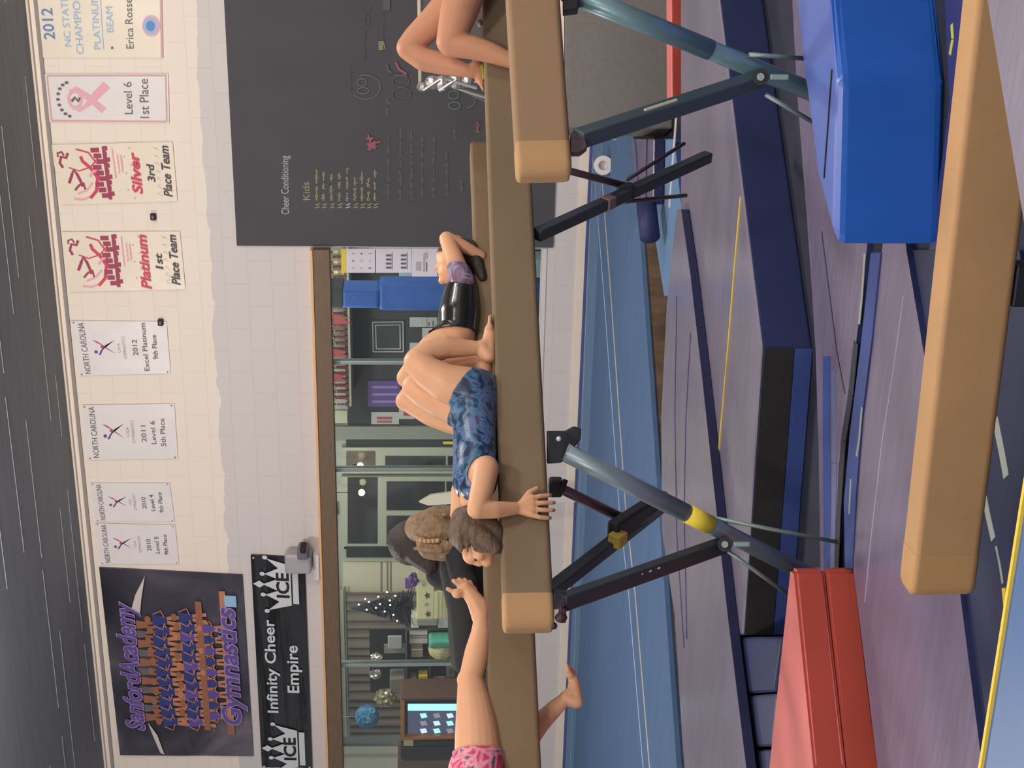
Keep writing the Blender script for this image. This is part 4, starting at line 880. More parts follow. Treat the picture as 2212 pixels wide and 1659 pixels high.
# ================================================================== balance beams
M_SUE = mat('tan_suede', (121, 102, 80), .9, var=.05, vscale=2.5, bump=.12, bscale=420)
M_SUE2 = mat('golden_suede', (143, 115, 88), .9, var=.05, vscale=2.5, bump=.12, bscale=420)
M_CAPS = mat('lit_suede_cap', (176, 138, 98), .9, var=.05, vscale=4, bump=.12, bscale=420)  # lighter than the sides: light on the turned beam ends, as colour
M_STEEL = mat('blue_grey_steel', (128, 144, 154), .35, metal=.35, spec=.6); M_TEAL = mat('teal_steel', (112, 142, 150), .35, metal=.3, spec=.6)
M_DST = mat('dark_steel', (52, 58, 66), .45, metal=.3); M_IRON = mat('black_iron', (34, 34, 40), .5, metal=.3); M_ROD = mat('zinc_rod', (130, 146, 144), .4, metal=.5); M_BUR = mat('dark_maroon_steel', (60, 44, 52), .5, metal=.2)
def beam_body(root, p0, dirv, L, wd, th, m, mcap, seam=.22, plan_r=.035, far=True):
    # p0: top near corner of the visible end; dirv: unit direction of the beam; the far side lies away from the camera
    z = Vector((0, 0, 1)); up = (z - dirv * dirv.dot(z)).normalized(); s = dirv.cross(up).normalized()
    if s.dot(CAM - p0) > 0: s = -s
    def piece(a, b, r0, r1, infl, mm, nm):
        n = 7; ts = [a + (b - a) * i / 1 for i in (0, 1)]
        ring = []
        prof = []
        for (cx, cz, st) in ((wd / 2 - .014, th / 2 - .014, 0), (-(wd / 2 - .014), th / 2 - .014, 90), (-(wd / 2 - .02), -(th / 2 - .02), 180), ((wd / 2 - .02), -(th / 2 - .02), 270)):
            rr = .014 if cz > 0 else .02
            for k in range(8): t = math.radians(st + k * 90 / 7); prof.append((cx + rr * math.cos(t), cz + rr * math.sin(t)))
        sec = []
        def add_sec(t, k, kz): sec.append([p0 + dirv * t + s * (wd / 2 + x * k * infl) - up * (th / 2) + up * (y * kz * infl) for x, y in prof])
        if r0:
            for q in range(7): al = math.pi / 2 * q / 6; add_sec(a + r0 * (1 - math.sin(al)), 1 - (r0 / (wd / 2)) * (1 - math.cos(al)) if True else 1, 1 - (r0 * .35 / (th / 2)) * (1 - math.cos(al)))
            sec.reverse()
        else: add_sec(a, 1, 1)
        if r1:
            for q in range(7): al = math.pi / 2 * q / 6; add_sec(b - r1 * (1 - math.sin(al)), 1 - (r1 / (wd / 2)) * (1 - math.cos(al)), 1 - (r1 * .35 / (th / 2)) * (1 - math.cos(al)))
        else: add_sec(b, 1, 1)
        # order along t
        sec.sort(key=lambda S: (S[0] + S[16] - p0 * 2).dot(dirv))
        g = MB(); vs = [v for S in sec for v in S]; k = len(prof)
        fs = [[i * k + j, i * k + (j + 1) % k, (i + 1) * k + (j + 1) % k, (i + 1) * k + j] for i in range(len(sec) - 1) for j in range(k)] + [list(range(k))[::-1], list(range((len(sec) - 1) * k, len(sec) * k))]
        g.add(vs, fs, mm); o = child(g, nm, root)
        return o
    piece(seam, L - seam, 0, 0, 1.0, m, 'beam_body')
    piece(0, seam, plan_r, 0, 1.012, mcap, 'end_cap'); piece(L - seam, L, 0, plan_r, 1.012, mcap, 'end_cap')
    return up, s
def beam_from(a, da, b, db):
    A, B = P(a[0], a[1], da), P(b[0], b[1], db); return A, (B - A).normalized()
# main beam (girl in the blue leotard)
A, dB = beam_from((1089, 1354), 4.33, (1046, 100), 5.42)
BM = empty('balance_beam', A - Vector((0, 0, 1.2))); tag(BM, 'tan suede balance beam carrying the girl in the blue galaxy leotard', 'balance beam')
BUP, BS = beam_body(BM, A, dB, 5.0, .10, .160, M_SUE, M_CAPS, seam=.11)
def depB(y):     # camera depth of the main beam's near face at photo row y
    r = ray(1089, y); # solve in plan
    det = dB.x * (-r.y) - dB.y * (-r.x); t_ = ((CAM.x - A.x) * (-r.y) - (CAM.y - A.y) * (-r.x)) / det
    p = A + dB * t_; return (p - CAM).dot(FWD)
BA = A
def leg_set(root, main, brace, joint_px, dm, mat_main, mat_br, rods, dz=.0):
    g = MB(); a, b = P(*main[0]), P(*main[1]); g.tube(a, b, .031, mat_main, n=22); g.tube(a, a + (b - a) * .45, .033, mat_main, n=22); LEG = child(g, 'leg', root, True)
    g = MB(); a2, b2 = P(*brace[0]), P(*brace[1]); g.bar(a2, b2, .05, .05, mat_br, bev=.006); BRC = child(g, 'brace', root)
    g = MB(); j = P(*joint_px); ax = (CAM - j).normalized(); g.tube(j - ax * .02, j + ax * .05, .026, M_IRON, n=18); g.tube(j + ax * .05, j + ax * .065, .012, M_ROD); PB = child(g, 'pivot_bolt', root)
    g = MB(); g.bar(j + Vector((0, 0, -.03)) + ax * .05, j + Vector((.0, 0, -.09)) + ax * .06, .018, .01, M_ROD); child(g, 'locking_pin', PB)
    for (u, v) in rods: g = MB(); g.tube(P(*u), P(*v), .0075, M_ROD, n=10); child(g, 'stay_rod', root, True)
    return LEG, BRC
d1, d2 = 4.66, 5.18
BL, BB = leg_set(BM, ((1218, 975, d1), (1788, 1262, d2)), ((1212, 1302, 4.40), (1566, 1176, 4.98)), (1566, 1176, 4.93), d1, M_STEEL, M_DST,
        [((1538, 1118, 4.95), (1815, 1172, 5.0)), ((1572, 1190, 4.95), (1702, 1284, 5.05))])
g = MB(); a, b = P(1788, 1262, d2), P(1780, 1268, d2)
f = onZ(1800, 1262, .012); g.box(Vector((P(1788, 1262, d2).x, P(1788, 1262, d2).y, .015)), (.16, .06, .03), M_STEEL, Matrix.Rotation(YAW + 1.2, 3, 'Z'), bev=.005); child(g, 'foot', BM)
a, b = P(1218, 975, d1), P(1788, 1262, d2); g = MB(); c0 = a.lerp(b, (1468 - 1218) / 570.); c1 = a.lerp(b, (1518 - 1218) / 570.); g.tube(c0, c1, .0345, mat('yellow_tape', (226, 202, 66), .5), n=22); child(g, 'yellow_tape', BL, True, label='yellow tape wrapped round the leg')
# brackets under the beam
g = MB(); 
for k in range(1):
    c = P(1190, 958, 4.66); g.prism([P(1182, 1002, 4.64), P(1182, 932, 4.66), P(1222, 932, 4.66), P(1240, 922, 4.66), P(1256, 926, 4.66), P(1254, 950, 4.66), P(1236, 972, 4.66), P(1212, 1000, 4.64)], FWD * .07, M_IRON)
child(g, 'height_bracket', BM, bevel=.004)
g = MB(); c = P(1207, 948, 4.655); g.ball(c, .009, M_WHITE, 2); child(g, 'bracket_bolt', BM, label='white bolt head')
g = MB(); g.prism([P(1195, 1318, 4.38), P(1195, 1278, 4.40), P(1222, 1280, 4.40), P(1222, 1312, 4.38)], FWD * .07, M_IRON); child(g, 'end_bracket', BM, bevel=.004)
g = MB(); g.tube(P(1212, 1312, 4.38), P(1212, 1332, 4.37), .008, M_BUR); g.ball(P(1212, 1334, 4.37), (.016, .02, .02), M_BUR, 2); g.box(P(1216, 1330, 4.37), (.05, .012, .02), M_BUR, bev=.004); child(g, 'wing_knob', BM)
g = MB(); g.ball(P(1196, 1352, 4.37), (.012, .012, .012), M_BUR, 2); child(g, 'bolt', BM)
g = MB(); a2, b2 = P(1212, 1302, 4.40), P(1566, 1176, 4.98); c0, c1 = a2.lerp(b2, .46), a2.lerp(b2, .57); off = (CAM - c0).normalized() * .040
pts = [c0 + off, c0.lerp(c1, .3) + off + Vector((0, 0, .012)), c0.lerp(c1, .5) + off, c0.lerp(c1, .7) + off + Vector((0, 0, .012)), c1 + off]
for p, q_ in zip(pts[:-1], pts[1:]): g.tube(p, q_, .004, M_WHITE, n=6)
child(g, 'paint_mark', BB, label='white painted scribble')
# right-hand support of the main beam (dark)
g = MB(); a, b = P(1158, 508, 5.08), P(1530, 338, 5.75); g.bar(a, b, .045, .045, M_DST, bev=.006); child(g, 'leg', BM)
g = MB(); g.tube(P(1218, 366, 5.2), P(1365, 405, 5.45), .014, M_BUR, n=12); child(g, 'brace', BM, True)
for u, v in (((1355, 388, 5.42), (1478, 310, 5.7)), ((1350, 436, 5.42), (1482, 422, 5.7))): g = MB(); g.tube(P(*u), P(*v), .008, M_BUR, n=10); child(g, 'stay_rod', BM, True)
g = MB(); g.box(P(1350, 412, 5.42), (.06, .05, .07), M_IRON, bev=.01); child(g, 'pivot_bolt', BM)
g = MB(); a, b = P(1158, 508, 5.08), P(1530, 338, 5.75); c0, c1 = a.lerp(b, .37), a.lerp(b, .41); k = (CAM - c0).normalized() * .012; g.bar(c0 + k, c1 + k, .046, .046, mat('brown_label', (108, 86, 86), .6)); child(g, 'label', BM, label='brown label')

# rear beam (two girls lying)
Ac, dC = P(1049, 1340, 4.85), None
Bc = P(1016, 299, 5.72); dC = (Ac - Bc).normalized(); THC = .172
CM = empty('balance_beam', Bc - Vector((0, 0, 1.2))); tag(CM, 'tan suede balance beam furthest back, carrying the girls in pink and black', 'balance beam')
CUP, CS = beam_body(CM, Bc, dC, 5.0, .10, THC, mat('brown_suede', (126, 104, 80), .9, var=.05, bump=.12, bscale=420), mat('brown_suede_cap', (128, 106, 82), .9, var=.05, bump=.12, bscale=420))
def depC(y):
    r = ray(1049, y); det = dC.x * (-r.y) - dC.y * (-r.x); t_ = ((CAM.x - Bc.x) * (-r.y) - (CAM.y - Bc.y) * (-r.x)) / det
    return ((Bc + dC * t_) - CAM).dot(FWD)
dc = 5.0
g = MB(); g.bar(P(1165, 1296, 4.98), P(1432, 1088, 5.6), .05, .05, M_DST, bev=.006); child(g, 'leg', CM)
g = MB(); g.bar(P(1322, 1152, 5.30), P(1432, 1080, 5.6), .09, .05, M_IRON, bev=.01); child(g, 'leg_plate', CM)
g = MB(); a, b = P(1160, 1300, 4.94), P(1432, 1088, 5.52); c0, c1 = a.lerp(b, .58), a.lerp(b, .65); g.bar(c0, c1, .053, .053, mat('dull_yellow_tape', (170, 146, 62), .6)); child(g, 'yellow_tape', CM, label='dull yellow tape')
g = MB(); g.tube(P(1192, 1046, 5.2), P(1350, 1122, 5.42), .020, mat('pale_maroon_tube', (88, 66, 76), .35, metal=.4), n=14); child(g, 'brace', CM, True)
g = MB(); g.box(P(1200, 1052, 5.18), (.07, .05, .05), M_IRON, bev=.01); g.tube(P(1212, 1062, 5.16), P(1222, 1036, 5.16), .010, M_IRON); child(g, 'knob', CM)

# right-hand front beam
Ad, dD = beam_from((1119, 374), 3.98, (1097, 0), 4.13)
DM = empty('balance_beam', Ad - Vector((0, 0, 1.2))); tag(DM, 'tan suede balance beam at the upper right standing over the royal blue block', 'balance beam')
beam_body(DM, Ad, dD, 5.0, .10, .158, M_SUE2, M_CAPS, seam=.10)
DL, DB = leg_set(DM, ((1222, -20, 4.20), (1880, 250, 4.62)), ((1248, 300, 4.05), (1640, 172, 4.42)), (1643, 166, 4.40), 4.2, M_TEAL, mat('dark_teal_steel', (72, 86, 94), .45, metal=.3),
        [((1618, 118, 4.4), (1735, 126, 4.45)), ((1655, 205, 4.4), (1770, 272, 4.5))])
g = MB(); b_ = P(1880, 250, 4.62); g.box(Vector((b_.x, b_.y, .012)), (.8, .06, .024), M_TEAL, Matrix.Rotation(1.2, 3, 'Z'), bev=.004); child(g, 'foot', DM)
g = MB(); g.prism([P(1217, 22, 4.15), P(1217, -30, 4.18), P(1250, -30, 4.18), P(1250, 18, 4.15)], FWD * .07, M_IRON); child(g, 'height_bracket', DM, bevel=.004)
g = MB(); g.prism([P(1233, 330, 4.02), P(1233, 286, 4.04), P(1262, 284, 4.04), P(1270, 318, 4.02), P(1254, 330, 4.02)], FWD * .07, M_BUR); child(g, 'end_bracket', DM, bevel=.004)
g = MB(); a2, b2 = P(1248, 300, 4.05), P(1640, 172, 4.42); c0, c1 = a2.lerp(b2, .35), a2.lerp(b2, .53); k = (CAM - c0).normalized() * .022 + Vector((0, 0, .0)); sd = RIGHT * .012; g.bar(c0 + k + sd, c1 + k + sd, .008, .026, mat('cream_sticker', (200, 196, 164), .6), side=k); child(g, 'sticker', DB, label='cream sticker')
g = MB(); a, b = P(1222, -20, 4.20), P(1880, 250, 4.62); c0, c1 = a.lerp(b, .535), a.lerp(b, .59); k = (CAM - c0).normalized() * .024 + RIGHT * .008; g.bar(c0 + k, c1 + k, .010, .02, MATS['cream_sticker'], side=k, bev=.001); child(g, 'worn_sticker', DL, label='worn cream sticker')

# low front beam
Aa, dA = beam_from((1968, 1296), 3.46, (2057, 500), 3.166)
AM = empty('balance_beam', Aa - Vector((0, 0, .3))); tag(AM, 'low tan balance beam in the foreground crossing in front of everything', 'balance beam')
beam_body(AM, Aa, dA, 3.9, .10, .165, mat('warm_suede', (182, 142, 102), .9, var=.05, bump=.12, bscale=420), mat('warm_suede_cap', (186, 144, 100), .9, var=.05, bump=.12, bscale=420), seam=.12)
for t in (.8, 3.0):
    c = Aa + dA * t + (dA.cross(Vector((0, 0, 1))).normalized() * (.05 if dA.cross(Vector((0, 0, 1))).dot(CAM - Aa) < 0 else -.05)); c = Vector((c.x, c.y, .07)); ang = math.atan2(dA.y, dA.x)
    g = MB(); g.box(c, (.10, .07, .125), M_DST, Matrix.Rotation(ang, 3, 'Z'), bev=.006); g.box(Vector((c.x, c.y, .016)), (.08, .30, .028), M_DST, Matrix.Rotation(ang, 3, 'Z'), bev=.004); child(g, 'foot', AM)
# ================================================================== people
M_SKIN = mat('skin', (214, 160, 124), .5, var=.04, vscale=6, spec=.35); M_SKIN2 = mat('skin_deeper', (190, 134, 104), .55, var=.04, vscale=6, spec=.3)
for mm in (M_SKIN, M_SKIN2):
    b_ = mm.node_tree.nodes['Principled BSDF']; b_.inputs['Subsurface Weight'].default_value = .08; b_.inputs['Subsurface Radius'].default_value = (.02, .008, .004)
M_GAL = ramp_mat('galaxy_leotard', [(.28, (24, 28, 46)), (.42, (40, 54, 86)), (.5, (62, 110, 142)), (.56, (96, 108, 150)), (.64, (60, 56, 96)), (.74, (130, 168, 200))], 14, .32, 2.2, spec=.6)
M_PNK = ramp_mat('pink_print_shorts', [(.32, (150, 44, 84)), (.46, (212, 74, 112)), (.56, (232, 160, 176)), (.66, (92, 66, 92))], 18, .5, 1.5)
M_PLM = ramp_mat('plum_leotard', [(.3, (84, 66, 92)), (.5, (128, 92, 118)), (.62, (150, 148, 176)), (.72, (64, 40, 54))], 22, .45, 1.2)
M_BLKS = mat('shiny_black_fabric', (22, 26, 26), .22, bump=.15, bscale=12, spec=.7); M_BLKC = mat('black_clothes', (34, 34, 38), .8, bump=.3, bscale=30)
M_HBR = mat('brown_hair', (98, 78, 62), .5, var=.35, vscale=10, stretch=(1, 9, 9), bump=.6, bscale=26); M_HDK = mat('dark_hair', (52, 42, 38), .5, var=.3, vscale=10, stretch=(1, 8, 8), bump=.6, bscale=26); M_HLB = mat('light_brown_hair', (134, 108, 82), .55, var=.3, vscale=9, stretch=(1, 8, 8), bump=.6, bscale=24)
M_LIP = mat('lips', (176, 100, 92), .5); M_EYE = mat('eye_dark', (40, 30, 28), .3); M_NAIL = mat('nail', (226, 178, 156), .35)
class Body:
    def __init__(s): s.prims = []                     # (kind, a, b, ra, rb, tag)
    def cap(s, pts, tg):                              # pts: [(Vector, r), ...]
        for (a, ra), (b, rb) in zip(pts[:-1], pts[1:]): s.prims.append(('c', Vector(a), Vector(b), ra, rb, tg))
    def ell(s, c, r, tg, axis=None): s.prims.append(('e', Vector(c), axis or Matrix.Identity(3), r, 0, tg))
    def mesh(s, voxel=.005, smooth=6):
        bm = bmesh.new()
        for k, a, b, ra, rb, tg in s.prims:
            if k == 'e':
                t = bmesh.ops.create_icosphere(bm, subdivisions=3, radius=1)['verts']
                for v in t: v.co = b @ Vector((v.co.x * ra[0], v.co.y * ra[1], v.co.z * ra[2])) + a
            else:
                for c, r in ((a, ra), (b, rb)):
                    t = bmesh.ops.create_icosphere(bm, subdivisions=3 if r > .015 else 2, radius=r)['verts']
                    for v in t: v.co += c
                L = (b - a).length
                if L < 1e-4: continue
                z = (b - a).normalized(); x = z.orthogonal().normalized(); y = z.cross(x); n = 20
                k = max(-1, min(1, (ra - rb) / L)); cs = math.sqrt(max(0, 1 - k * k))
                r0 = [bm.verts.new(a + z * (ra * k) + (x * math.cos(6.28318 * i / n) + y * math.sin(6.28318 * i / n)) * ra * cs) for i in range(n)]
                r1 = [bm.verts.new(b + z * (rb * k) + (x * math.cos(6.28318 * i / n) + y * math.sin(6.28318 * i / n)) * rb * cs) for i in range(n)]
                for i in range(n): bm.faces.new([r0[i], r0[(i + 1) % n], r1[(i + 1) % n], r1[i]])
                bm.faces.new(r0[::-1]); bm.faces.new(r1)
        me = bpy.data.meshes.new('b'); bm.to_mesh(me); bm.free()
        o = bpy.data.objects.new('b', me); COL.objects.link(o)
        m = o.modifiers.new('r', 'REMESH'); m.mode = 'VOXEL'; m.voxel_size = voxel; m.use_smooth_shade = True
        m = o.modifiers.new('s', 'SMOOTH'); m.factor = .5; m.iterations = smooth
        dg = bpy.context.evaluated_depsgraph_get(); dg.update()
        out = bpy.data.meshes.new_from_object(o.evaluated_get(dg)); bpy.data.objects.remove(o); bpy.data.meshes.remove(me)
        return out
    def tags(s, co):
        best = np.full(len(co), 1e9); idx = np.zeros(len(co), int)
        for i, (k, a, b, ra, rb, tg) in enumerate(s.prims):
            if k == 'e':
                q = (co - np.array(a)) @ np.array(b); d = (np.linalg.norm(q / np.array(ra), axis=1) - 1) * min(ra)
            else:
                A_, B_ = np.array(a), np.array(b); ab = B_ - A_; L2 = max(ab @ ab, 1e-9); t = np.clip(((co - A_) @ ab) / L2, 0, 1)
                d = np.linalg.norm(co - (A_ + t[:, None] * ab), axis=1) - (ra + (rb - ra) * t)
            u = d < best; best[u] = d[u]; idx[u] = i
        return [s.prims[i][5] for i in idx]
def finish(me, name, m, root):
    me.name = name; me.materials.clear(); me.materials.append(m)
    off = OFF[root.name]
    co = np.empty(len(me.vertices) * 3); me.vertices.foreach_get('co', co); co = co.reshape(-1, 3) - np.array(off); me.vertices.foreach_set('co', co.ravel()); me.update()
    me.polygons.foreach_set('use_smooth', [True] * len(me.polygons))
    o = bpy.data.objects.new(name, me); COL.objects.link(o); o.parent = root; OFF[o.name] = off; return o
def smooth_edge(fs, co):
    # drop stragglers, then even out the hem
    from collections import defaultdict
    for _ in range(2):
        ec = defaultdict(int)
        for f in fs:
            for a, b in zip(f, f[1:] + f[:1]): ec[(min(a, b), max(a, b))] += 1
        fs = [f for f in fs if sum(ec[(min(a, b), max(a, b))] == 1 for a, b in zip(f, f[1:] + f[:1])) < 2]
    ec = defaultdict(int)
    for f in fs:
        for a, b in zip(f, f[1:] + f[:1]): ec[(min(a, b), max(a, b))] += 1
    nb = defaultdict(list)
    for (a, b), c in ec.items():
        if c == 1: nb[a].append(b); nb[b].append(a)
    pos = {v: co[v].copy() for v in nb}
    for _ in range(12): pos = {v: pos[v] * .4 + .6 * sum(pos[u] for u in nb[v]) / len(nb[v]) for v in pos}
    return fs, pos
def body_object(B, root, m, name='body', voxel=.005, smooth=6, clothes=()):
    me = B.mesh(voxel, smooth)
    co = np.empty(len(me.vertices) * 3); me.vertices.foreach_get('co', co); co = co.reshape(-1, 3)
    no = np.empty(len(me.vertices) * 3); me.vertices.foreach_get('normal', no); no = no.reshape(-1, 3)
    tg = B.tags(co)
    faces = [list(p.vertices) for p in me.polygons]
    for cname, cm, pred, infl in clothes:
        keep = np.array([pred(tg[i], co[i]) for i in range(len(co))])
        fs = [f for f in faces if all(keep[i] for i in f)]
        if not fs: continue
        fs, cofix = smooth_edge(fs, co)
        used = sorted({i for f in fs for i in f}); mp = {v: k for k, v in enumerate(used)}
        cme = bpy.data.meshes.new(cname); cme.from_pydata([tuple(cofix.get(i, co[i]) + no[i] * infl) for i in used], [], [[mp[i] for i in f] for f in fs]); cme.update()
        c = finish(cme, cname, cm, root); sm = c.modifiers.new('s', 'SOLIDIFY'); sm.thickness = .004; sm.offset = -1
    return finish(me, name, m, root)
def blobmesh(B, root, name, m, voxel=.005, smooth=4): return finish(B.mesh(voxel, smooth), name, m, root)
def foot(B, ankle, heel, toes, side, r=.022, tg='skin'):      # toes: list of 5 tips, ball computed
    c = sum((Vector(t) for t in toes), Vector()) / 5
    ball_ = c.lerp(heel, .30); mid = c.lerp(heel, .62)
    B.cap([(ankle, r * 1.15), (heel, r * 1.05)], tg); B.cap([(heel, r), (mid, r * .95), (ball_, r * .85)], tg); B.cap([(ankle, r * 1.1), (mid.lerp(ankle, .25), r * .95), (ball_, r * .7)], tg)
    for t in toes:
        k = Vector(t); b0 = k.lerp(heel, .26); B.cap([(ball_.lerp(b0, .6), r * .46), (b0.lerp(k, .35), r * .30), (k, r * .28)], tg)
    B.cap([(Vector(toes[0]).lerp(heel, .28), r * .62), (Vector(toes[4]).lerp(heel, .34), r * .5)], tg)

# ---- girl in the blue galaxy leotard on the main beam
def J(x, y, o=0.0): return P(x, y, depB(y) + .05 + o)
G1 = empty('person', J(1075, 920)); tag(G1, 'person in a blue galaxy leotard lying back on the main beam, hand gripping its edge', 'person')
B = Body()
tg = 'torso'
for o in (-.045, .045):
    B.cap([(J(1018, 845, o), .064 * 1.12), (J(1022, 905, o), .070), (J(1030, 965, o * .9), .060), (J(1028, 1020, o), .062), (J(1028, 1050, o), .052)], tg)
B.cap([(J(1030, 845), .075), (J(1026, 1040), .070)], tg)
B.ell(J(1010, 838), (.06, .10, .085), tg)
B.cap([(J(1022, 1050), .05), (J(1022, 1105), .036), (J(1028, 1130), .036)], 'neck')
# head (looking along the beam to the left, ear and hair towards us)
B.ell(J(1026, 1158), (.074, .066, .066), 'head'); B.ell(J(1040, 1182), (.052, .056, .05), 'head')
B.cap([(J(1046, 1200), .030), (J(1052, 1212), .020)], 'head'); B.cap([(J(1022, 1204), .022), (J(1036, 1219), .009)], 'head')   # chin, nose
B.ell(J(1018, 1196), (.034, .04, .03), 'head')
for o in (-.03, .03): B.ell(J(1036, 1198, o), (.02, .02, .02), 'head')
B.ell(J(1030, 1150, -.068), (.012, .008, .018), 'head')
# near arm with gripping hand
sh, el, wr = J(1050, 1012, -.115), J(1030, 1100, -.135), J(1118, 1098, -.075)
B.cap([(J(1040, 1030, -.07), .05), (sh, .043), (J(1042, 1055, -.13), .038), (el, .032)], 'arm'); B.cap([(el, .031), (J(1068, 1101, -.115), .029), (wr, .020)], 'arm')
kn = [J(1150, y, -.072) for y in (1076, 1088, 1100, 1112)]
B.cap([(wr, .019), (kn[0], .0125)], 'hand'); B.cap([(wr, .019), (kn[1], .0135)], 'hand'); B.cap([(wr, .019), (kn[2], .0135)], 'hand'); B.cap([(wr, .018), (kn[3], .0115)], 'hand')
for i, y in enumerate((1074, 1087, 1101, 1115)):
    L = (1180, 1188, 1187, 1179)[i]
    yy = y + (i - 1.5) * 1.6; B.cap([(kn[i], .0095), (J(L - 14, yy, -.070), .0080), (J(L + 4, yy + (i - 1.5), -.056), .0074), (J(L + 9, yy + (i - 1.5), -.030), .0068), (J(L + 7, yy + (i - 1.5), -.008), .0064)], 'hand')
B.cap([(J(1128, 1086, -.075), .012), (J(1142, 1064, -.074), .0090), (J(1160, 1054, -.068), .0078)], 'hand')   # thumb
# far arm
B.cap([(J(1015, 1040, .08), .05), (J(1000, 1060, .11), .040), (J(992, 1112, .13), .031), (J(1062, 1118, .13), .027), (J(1105, 1110, .09), .020)], 'arm')
for i in range(4): B.cap([(J(1108, 1096 + 10 * i, .085), .011), (J(1135, 1094 + 10 * i, .072), .0085), (J(1152, 1094 + 10 * i, .066), .0075)], 'hand')
B.cap([(J(1105, 1100, .085), .012), (J(1092, 1084, .05), .0085)], 'hand')
# near leg: thigh up to the knee, shin down, foot flat on the beam
B.cap([(J(1012, 842, -.055), .078), (J(965, 828, -.075), .066), (J(925, 805, -.09), .054), (J(903, 783, -.09), .050)], 'leg')
B.cap([(J(903, 780, -.09), .047), (J(925, 762, -.085), .043), (J(962, 750, -.07), .040), (J(1010, 752, -.045), .029), (J(1038, 752, -.035), .024)], 'leg')
foot(B, J(1040, 752, -.035), J(1055, 770, -.03), [J(1058, 684, -.055), J(1060, 683, -.040), J(1060, 687, -.026), J(1061, 692, -.012), J(1061, 700, .0)], None, .024, 'foot')
# far leg
B.cap([(J(1005, 880, .05), .075), (J(955, 868, .06), .060), (J(918, 852, .06), .050), (J(896, 836, .06), .045)], 'leg2')
B.cap([(J(896, 834, .06), .043), (J(940, 800, .07), .040), (J(1005, 785, .06), .029), (J(1036, 782, .05), .023)], 'leg2')
foot(B, J(1036, 782, .05), J(1050, 798, .045), [J(1056, 722 + 4 * i, .03 + .013 * i) for i in range(5)], None, .022, 'foot')
hipc = J(1010, 838)
def leo(t, c):
    if t == 'torso': return True
    v = Vector(c)
    if t in ('leg', 'leg2'): return (v - J(1060, 880)).dot((J(1060, 880) - J(930, 800)).normalized()) > -.108
    if t == 'arm': return False
    return t == 'neck' and (v - J(1028, 1068)).dot((J(1028, 900) - J(1028, 1060)).normalized()) > 0
body_object(B, G1, M_SKIN, voxel=.0034, smooth=5, clothes=[('leotard', M_GAL, leo, .005)])
H = Body()
H.ell(J(1024, 1152), (.080, .074, .075), 'h'); H.ell(J(1018, 1128, .0), (.06, .062, .06), 'h')
H.cap([(J(1005, 1130, -.05), .034), (J(1050, 1165, -.052), .030), (J(1070, 1182, -.045), .022)], 'h')
H.cap([(J(1040, 1125, -.03), .045), (J(1068, 1150, -.03), .034), (J(1074, 1185, -.03), .020)], 'h'); H.cap([(J(1000, 1120, .0), .04), (J(992, 1160, .02), .035)], 'h')
rn = random.Random(3)
for k in range(36):      # loose strands
    a = rn.uniform(-.06, .06); x0 = rn.uniform(985, 1065); y0 = rn.uniform(1112, 1135)
    H.cap([(J(x0, y0, -.05 + abs(a) * .3), .006), (J(x0 + rn.uniform(0, 10), y0 + 30, -.068 + abs(a) * .3), .006), (J(x0 + rn.uniform(4, 18), min(1195, y0 + 62), -.055), .0035)], 'h')
blobmesh(H, G1, 'hair', M_HBR, .004, 2)
E = MB(); E.ball(J(1028, 1208, -.026), .006, M_EYE); child(E, 'eye', G1, True)
E = MB(); E.ball(J(1046, 1214, 0), (.010, .005, .004), M_LIP); child(E, 'mouth', G1, True)

# ---- girl in plum top and black shorts on the rear beam
def K(x, y, o=0.0): return P(x, y, depC(y) + .05 + o)
G2 = empty('person', K(1035, 680)); tag(G2, 'person in a plum leotard and shiny black shorts lying face up on the rear beam', 'person')
B = Body()
for o in (-.05, .05): B.cap([(K(1000, 606, o * 1.3), .042), (K(996, 640, o), .060), (K(992, 680, o), .072), (K(990, 722, o), .066)], 'torso')
B.cap([(K(996, 612), .055), (K(992, 715), .078)], 'torso')
B.cap([(K(990, 612), .036), (K(985, 592), .032)], 'neck')
B.ell(K(978, 570), (.070, .062, .062), 'head'); B.ell(K(968, 588), (.045, .045, .040), 'head')
B.cap([(K(960, 602), .018), (K(955, 606), .016)], 'head')      # chin
B.cap([(K(952, 572), .012), (K(939, 581), .007)], 'head')      # nose
B.cap([(K(951, 592, -.012), .010), (K(951, 592, .012), .010)], 'head'); B.ell(K(950, 558), (.03, .03, .016), 'head')
B.cap([(K(950, 566, -.022), .012), (K(950, 566, .022), .012)], 'head')
B.ell(K(988, 574, -.062), (.012, .008, .018), 'head')
B.cap([(K(1000, 606, -.08), .042), (K(982, 560, -.12), .036), (K(965, 516, -.12), .030), (K(1000, 532, -.09), .026), (K(1040, 552, -.05), .019)], 'arm')
for i in range(4): B.cap([(K(1036, 548 - 5 * i, -.045 + .006 * i), .010), (K(1050, 552 - 6 * i, -.02), .008), (K(1056, 556 - 6 * i, .0), .007)], 'hand')
B.cap([(K(1036, 556, -.05), .010), (K(1040, 572, -.04), .0075)], 'hand')
B.cap([(K(1000, 606, .08), .042), (K(985, 560, .12), .034), (K(985, 522, .13), .028), (K(1036, 548, .06), .020)], 'arm')
B.cap([(K(982, 728, -.05), .070), (K(935, 755, -.06), .058), (K(882, 812, -.05), .040), (K(878, 816, -.05), .038)], 'leg'); B.cap([(K(880, 815, -.05), .037), (K(940, 850, -.04), .036), (K(1022, 884, -.02), .024)], 'leg')
B.cap([(K(985, 738, .06), .070), (K(930, 800, .07), .056), (K(882, 862, .07), .042), (K(876, 866, .07), .039)], 'leg2'); B.cap([(K(878, 866, .07), .039), (K(930, 898, .06), .040), (K(965, 915, .05), .034), (K(1022, 938, .03), .024)], 'leg2')
